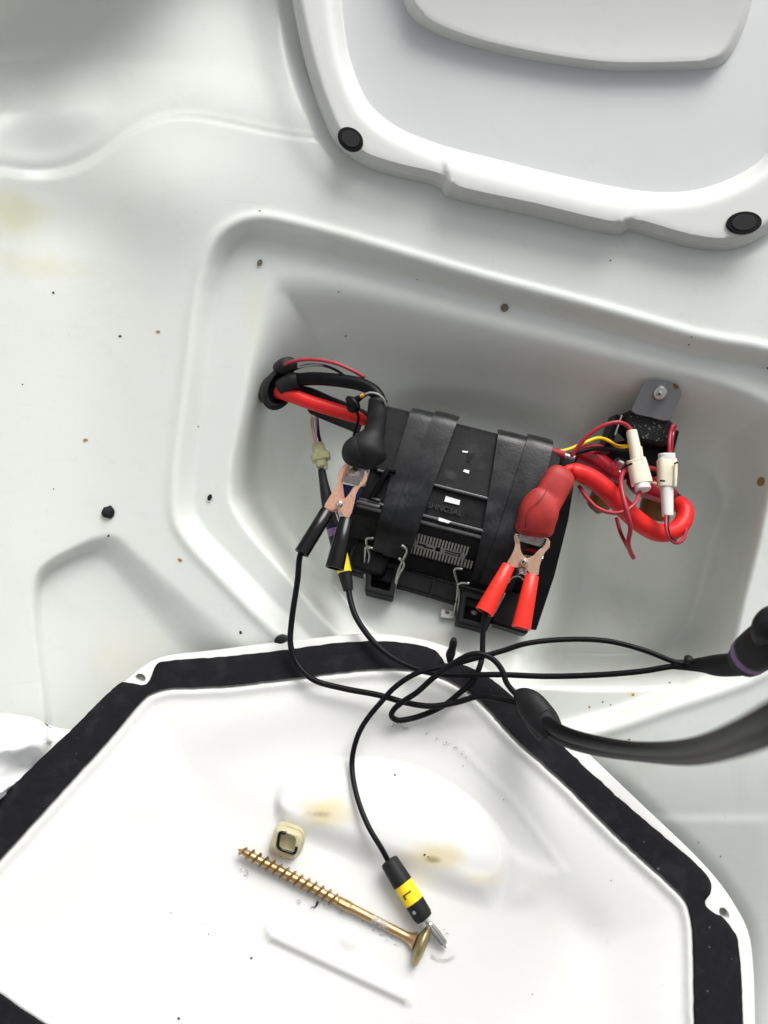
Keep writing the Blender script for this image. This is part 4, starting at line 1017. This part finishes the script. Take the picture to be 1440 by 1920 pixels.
# ------------------------------------------------------------------ small things on the wall and by the tub
nz = fz(1148, 0)
nut = thing('metal_tab', 'small bare metal tab with a hole beside the right battery foot', 'metal tab', P(838, 1150, nz))
obj('tab', sheet([(827, 1140), (856, 1146), (852, 1160), (826, 1158)], lambda X, Y: floor_z(Y) + 5, 1.6, holes=[disc(839, 1148, 4, 3.6, 0, 12)]), 'zinc', nut, bevel=.0003)
obj('tab_rim', tube([(826, 1158, nz + 4), (852, 1160, nz + 4)], 1.3, 6), 'steel', nut)
st = thing('cable_tie_stub', 'short black ribbed stub standing at the notch of the gasket', 'stub', P(848, 1222, 16))
obj('stem', tube([(843, 1240, 20, 5), (845, 1226, 24, 9), (848, 1216, 26, 7), (850, 1206, 28, 7.5), (851, 1198, 30, 5)], 7, 12), 'rubber', st, angle=180)
kb = thing('rubber_knob', 'black rubber knob half hidden behind the gasket flange', 'knob', P(527, 1200, 6))
obj('cap', elldisc(P(527, 1201, 6), Vector((.0046, 0, 0)), Vector((0, .0036, 0)), Vector((0, 0, 1)), [(.9, -.012), (1, -.004), (1, .001), (.85, .003), (.3, .004)], 18), 'rubber', kb)
fc = onwall(202, 960, 0.5)
V_, F_ = [], []
rr = random.Random(5)
pts_ = [(202 + (10 + 5 * rr.random()) * math.cos(a) * .9, 960 + (9 + 5 * rr.random()) * math.sin(a)) for a in (2 * math.pi * k / 11 for k in range(11))]
cr_ = thing('foam_crumb', 'torn black foam crumb stuck on the white wall at left', 'crumb', fc)
obj('foam', sheet(pts_, lambda X, Y: shell_z(X, Y) + 3 - 1.5 * ss(4, 12, np.hypot(X - 202, Y - 960)) + .6 * np.sin(X * 1.3 + Y), 3, 4), 'bracket', cr_)

# crumpled white film low on the left
BAG = sp2([(-260, 1330), (-120, 1352), (-40, 1338), (20, 1340), (60, 1346), (100, 1364), (150, 1374), (170, 1400), (120, 1440), (60, 1490), (0, 1540), (-120, 1640), (-260, 1600)], 4)
def bag_z(X, Y):
    out = []
    for x, y in zip(X, Y):
        q = noise.noise(Vector((x * .009, y * .011, 2)))
        a = 7 * math.sin(.035 * (y + .55 * x) + 5 * q) + 3 * math.sin(.06 * (y - .4 * x) + 4 * noise.noise(Vector((x * .014, y * .012, 5)))) + 9 + 1.6 * (1 - abs(noise.noise(Vector((x * .02, y * .02, 8))))) ** 5 + 1.3 * noise.noise(Vector((x * .045, y * .03, 4)))
        out.append(a)
    return shell_z(X, Y) + 6 + np.array(out) + 6 * ss(0, 30, sdist(BAG, X, Y))
bg_ = thing('plastic_bag', 'crumpled white plastic film tucked beside the tub rim', 'bag', P(20, 1420, 10))
obj('film', sheet(BAG, bag_z, 1.0, 5), 'bag', bg_, angle=180)
obj('film', sheet(sp2([(-60, 1420), (20, 1404), (70, 1388), (120, 1400), (70, 1460), (30, 1470), (-20, 1500), (-80, 1520)], 4), lambda X, Y: bag_z(X, Y) + 7 - 10 * ss(30, 0, sdist(BAG, X, Y)), 1.0, 5), 'bag', bg_, angle=180)

# ------------------------------------------------------------------ things lying in the tub
def tz1(x, y): return float(tub_z(np.array([x]), np.array([y]))[0])
SA, SB = P(446, 1592, tz1(446, 1592) + 5.5), P(786, 1768, tz1(700, 1720) + 8)
sd3 = (SB - SA); SL = sd3.length; sx = sd3.normalized()
sc_ = thing('wood_screw', 'long yellow zinc wood screw with a flat washer head in the tub', 'screw', (SA + SB) / 2)
rs_ = mm(8.2, 70)
obj('shank', rod(SA, SB, [(0, .0002), (.012, rs_ * .35), (.05, rs_ * .85), (.07, rs_ * .9), (.56, rs_ * .95)], 20), 'brass', sc_, angle=60)
obj('cutter', rod(SA, SB, [(.555, rs_ * .95), (.57, rs_ * 1.12), (.625, rs_ * 1.15), (.64, rs_ * .95)], 10), 'brassdark', sc_, smooth=False)
obj('neck', rod(SA, SB, [(.635, rs_ * .98), (.75, rs_ * .98)], 18), 'brass', sc_)
obj('scuff', rod(SA, SB, [(.748, rs_ * 1.0), (.83, rs_ * 1.0)], 18), 'scuff', sc_)
obj('neck', rod(SA, SB, [(.828, rs_ * .99), (.93, rs_ * .99), (.955, rs_ * 1.3), (.975, rs_ * 2.0)], 22), 'brass', sc_, angle=60)
# helical thread
s1 = sx.cross(Vector((0, 0, 1))).normalized(); s2 = s1.cross(sx)
def helix(t0, t1, turns, ra, rb, wdt):
    V, F = [], []; N = int(turns * 22)
    for i in range(N + 1):
        f = i / N; t = t0 + (t1 - t0) * f; a = 2 * math.pi * turns * f
        rad = s1 * math.cos(a) + s2 * math.sin(a)
        tap = min(1, f * 6 + .25, (1 - f) * 12 + .3)
        c = SA + sd3 * t
        hw = sx * wdt
        V += [c + rad * ra * .85 - hw, c + rad * (ra + (rb - ra) * tap), c + rad * ra * .85 + hw]
    for i in range(N):
        a = i * 3; F += [(a, a + 3, a + 4, a + 1), (a + 1, a + 4, a + 5, a + 2)]
    return V, F
obj('thread', helix(.015, .565, 14, rs_ * .9, rs_ * 1.62, .0011), 'brassdark', sc_, angle=30)
hc = SB + sx * .001
tilt = (sx + Vector((.03, .03, .14))).normalized()
h1 = tilt.cross(Vector((0, 0, 1))).normalized(); h2 = h1.cross(tilt)
hr = mm(37, 75)
obj('head', elldisc(hc, h1 * hr, h2 * hr, tilt, [(.3, -.0036), (.6, -.0020), (.93, -.0004), (1, .0004), (1, .0014), (.95, .0024), (.5, .0034), (.2, .0036)], 36), 'brasshead', sc_, angle=50)

pc = thing('seal_cap', 'cream plastic square cap with black seal beside the long screw', 'cap', P(538, 1580, tz1(538, 1582)))
def sq(cx, cy, r, rot, e=.5, n=28, ay=1.0):
    o = []
    for k in range(n):
        a = 2 * math.pi * k / n
        c, s = math.cos(a), math.sin(a)
        x, y = math.copysign(abs(c) ** e, c) * r, math.copysign(abs(s) ** e, s) * r * ay
        o.append((cx + x * math.cos(rot) - y * math.sin(rot), cy + x * math.sin(rot) + y * math.cos(rot)))
    return o
zc0 = tz1(538, 1582)
rim_o, rim_i = sq(536, 1581, 28, .32, .55), sq(537, 1580, 17, .32, .6)
obj('shell', sheet(rim_o, lambda X, Y: zc0 + 10 - 4 * ss(6, 0, sdist(rim_o, X, Y)), 9, 4, holes=[rim_i]), 'creamy', pc, angle=60)
obj('base_flange', sheet(sq(541, 1578, 29, .32, .7), lambda X, Y: zc0 + 4 + 0 * X, 4), 'creamy', pc, bevel=.001)
obj('floor', sheet(rim_i, lambda X, Y: zc0 + 5 + 0 * X, 2), 'creamy', pc)
sealp = [(536, 1563, 16), (530, 1561, 18), (525, 1562, 18), (522, 1575, 18), (521, 1586, 18), (526, 1592, 18), (540, 1597, 18), (550, 1600, 18), (554, 1597, 17), (556, 1588, 15)]
obj('seal', tube([(x, y, zc0 + 10.5, 3.0) for x, y, _ in sealp], 3, 8, 4), 'vinyl', pc, angle=180)

# water left in the tub, dirt specks on the plastic
wat = []
rw = random.Random(21)
spots = [(462, 1640, 6, 11), (452, 1632, 3, 5), (560, 1692, 5, 9), (585, 1705, 6, 5), (610, 1700, 4, 8), (640, 1712, 4, 5), (700, 1745, 5, 4), (716, 1752, 7, 5), (726, 1764, 5, 4), (735, 1758, 4, 4), (742, 1772, 5, 3), (838, 1752, 5, 4), (832, 1744, 3, 3),
         (745, 1360, 14, 5), (760, 1366, 9, 4), (800, 1376, 4, 3), (820, 1385, 5, 4), (838, 1394, 9, 4), (855, 1402, 6, 3), (868, 1412, 4, 4), (875, 1420, 3, 3), (946, 1500, 4, 3), (720, 1730, 4, 3), (680, 1728, 3, 4)]
def drop(x, y, rx, ry, z, h):
    V, F = [], []; seg = 12
    for s, q in ((1, -.1), (.93, .35), (.75, .68), (.45, .92)):
        for k in range(seg):
            a = 2 * math.pi * k / seg
            w_ = 1 + .22 * noise.noise(Vector((x + math.cos(a) * 2, y + math.sin(a) * 2, s)))
            V.append(P(x + rx * s * w_ * math.cos(a), y + ry * s * w_ * math.sin(a), z + h * q))
    for i in range(3):
        for k in range(seg):
            a, b = i * seg + k, i * seg + (k + 1) % seg; F.append((a, b, b + seg, a + seg))
    F += [tuple(3 * seg + k for k in range(seg)), tuple(range(seg))[::-1]]
    return V, F
for x, y, rx, ry in spots: wat.append(drop(x, y, rx * .8, ry * .8, tz1(x, y), .9))
arc = [(808, 1792), (822, 1800), (838, 1801), (852, 1793)]
wat.append(tube([(x, y, tz1(x, y) + .1, 3.0) for x, y in arc], 3, 8, 4))
tag(obj('water_drops', join(*wat), 'water', None, base=P(700, 1700, 60), angle=180), 'small water drops left standing in the white tub', kind='stuff')

def speck(x, y, r, zf, rg):
    n = 7; ph = rg.random() * 6
    return sheet([(x + r * (.6 + .6 * rg.random()) * math.cos(ph + 2 * math.pi * k / n), y + r * (.5 + .5 * rg.random()) * math.sin(ph + 2 * math.pi * k / n)) for k in range(n)], lambda X, Y: zf(X, Y) + .35, .4)
rg = random.Random(4)
blk_, och = [], []
for x, y, r in ((100, 549, 3.6), (225, 630, 3.4), (42, 721, 2), (100, 917, 2), (203, 1005, 3.5), (451, 1186, 4), (372, 800, 2), (782, 524, 2), (635, 547, 2.4), (648, 630, 2.2), (1145, 488, 2.2), (1297, 632, 2), (1440, 690, 3), (1292, 646, 2.5), (1256, 1280, 2.4), (1130, 1316, 2.5), (1145, 1322, 2), (1310, 1580, 1.6), (1351, 1606, 2), (487, 395, 2)):
    blk_.append(speck(x, y, r * .8, shell_z, rg))
for x, y, r in ((296, 622, 4), (160, 825, 4.5), (337, 1050, 4.5), (1187, 1303, 3), (1180, 1387, 2.4), (1105, 1326, 2.4)):
    och.append(speck(x, y, r, shell_z, rg))
for x, y, r in ((471, 1797, 2.2), (335, 1910, 3), (391, 1752, 1.4), (320, 1712, 1.2), (741, 1453, 2.2), (796, 1603, 2.4), (803, 1607, 1.5), (868, 1436, 1.3), (1146, 1651, 1.2), (998, 1865, 1), (382, 1732, 1.1)):
    blk_.append(speck(x, y, r, tub_z, rg))
blk_.append(tube([(584, 1700, tz1(584, 1700) + .3, .9), (590, 1701, tz1(590, 1701) + .4, 1.1), (594, 1696, tz1(594, 1696) + .4, 2.4), (596, 1690, tz1(596, 1690) + .4, 2.6)], 1.5, 7, 4))
tag(obj('dirt_specks', join(*blk_), 'dirt', None, base=P(300, 900, 0), smooth=False), 'dark dirt specks scattered over the white plastic', kind='stuff')
tag(obj('rust_specks', join(*och), 'ochre', None, base=P(300, 900, 0), smooth=False), 'pale rusty specks on the white liner wall', kind='stuff')
gd = []
for k in range(150):
    i = rg.randrange(len(GIN)); 
    x, y = rg.uniform(-20, 1400), rg.uniform(1200, 1920)
    if inside(GOUT, np.array([x]), np.array([y]))[0] and not inside(GIN, np.array([x]), np.array([y]))[0] and sdist(GOUT, np.array([x]), np.array([y]))[0] > 8:
        s = .00012 + .0004 * rg.random() ** 3
        gd.append(box(P(x, y, float(plane_z(PA, PB, y)) + 2.9), Vector((s, 0, 0)), Vector((0, s, 0)), Vector((0, 0, .00015))))
tag(obj('dust_specks', join(*gd), 'dust', None, base=P(300, 1400, 0), smooth=False), 'pale dust specks on the black rubber gasket', kind='stuff')

# ------------------------------------------------------------------ yellowed and dirty patches of the plastic, scuffs with painted sheen on the straps
def at(p, base=(0, 0, 0)): return tuple(Vector(p) - Vector(base))
stain_or_sheen(M['liner'], at(P(10, 400, zs(10, 400))), (.05, .03, .08), (.62, .62, .42), .75)
stain_or_sheen(M['liner'], at(P(90, 500, zs(90, 500))), (.045, .016, .08), (.60, .59, .42), .55)
stain_or_sheen(M['liner'], at(P(470, 560, 0)), (.012, .05, .06), (.74, .74, .62), .6)
stain_or_sheen(M['liner'], at(P(820, 1195, -40)), (.04, .008, .03), (.55, .53, .46), .5, 120)
stain_or_sheen(M['liner'], at(P(860, 700, -90)), (.012, .008, .05), (.55, .57, .63), .7)
stain_or_sheen(M['liner'], at(P(1186, 1302, -10)), (.006, .004, .03), (.70, .58, .36), .8, 200)
for sx_, sy_ in ((752, 915), (742, 940), (940, 990), (905, 950), (968, 975)):  # pale scuffs at the strap bends, also painting in the sheen there
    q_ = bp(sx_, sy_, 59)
    stain_or_sheen(M['strap'], at(q_, base_of(bat)), (.022, .008, .02), (.085, .086, .095), .45, 330)
stain_or_sheen(M['casetop'], at(bp(885, 845, 60), base_of(bat)), (.012, .014, .02), (.055, .055, .057), .35, 260)
stain_or_sheen(M['casetop'], at(bp(845, 890, 60), base_of(bat)), (.008, .006, .02), (.07, .07, .07), .4, 400)
stain_or_sheen(M['liner'], at(P(235, 1230, zs(235, 1230))), (.045, .05, .08), (.78, .755, .66), .6)
stain_or_sheen(M['tub'], at(P(610, 1520, tz1(610, 1520)), tb), (.03, .014, .03), (.62, .53, .31), .9)
stain_or_sheen(M['tub'], at(P(810, 1605, tz1(810, 1605)), tb), (.028, .013, .03), (.58, .49, .29), .9)
stain_or_sheen(M['tub'], at(P(815, 1612, tz1(815, 1612)), tb), (.008, .003, .02), (.30, .24, .13), .9, 160)
stain_or_sheen(M['tub'], at(P(600, 1527, tz1(600, 1527)), tb), (.012, .003, .02), (.38, .31, .19), .8, 160)
stain_or_sheen(M['tub'], at(P(900, 1650, tz1(900, 1650)), tb), (.02, .01, .03), (.84, .79, .64), .7)
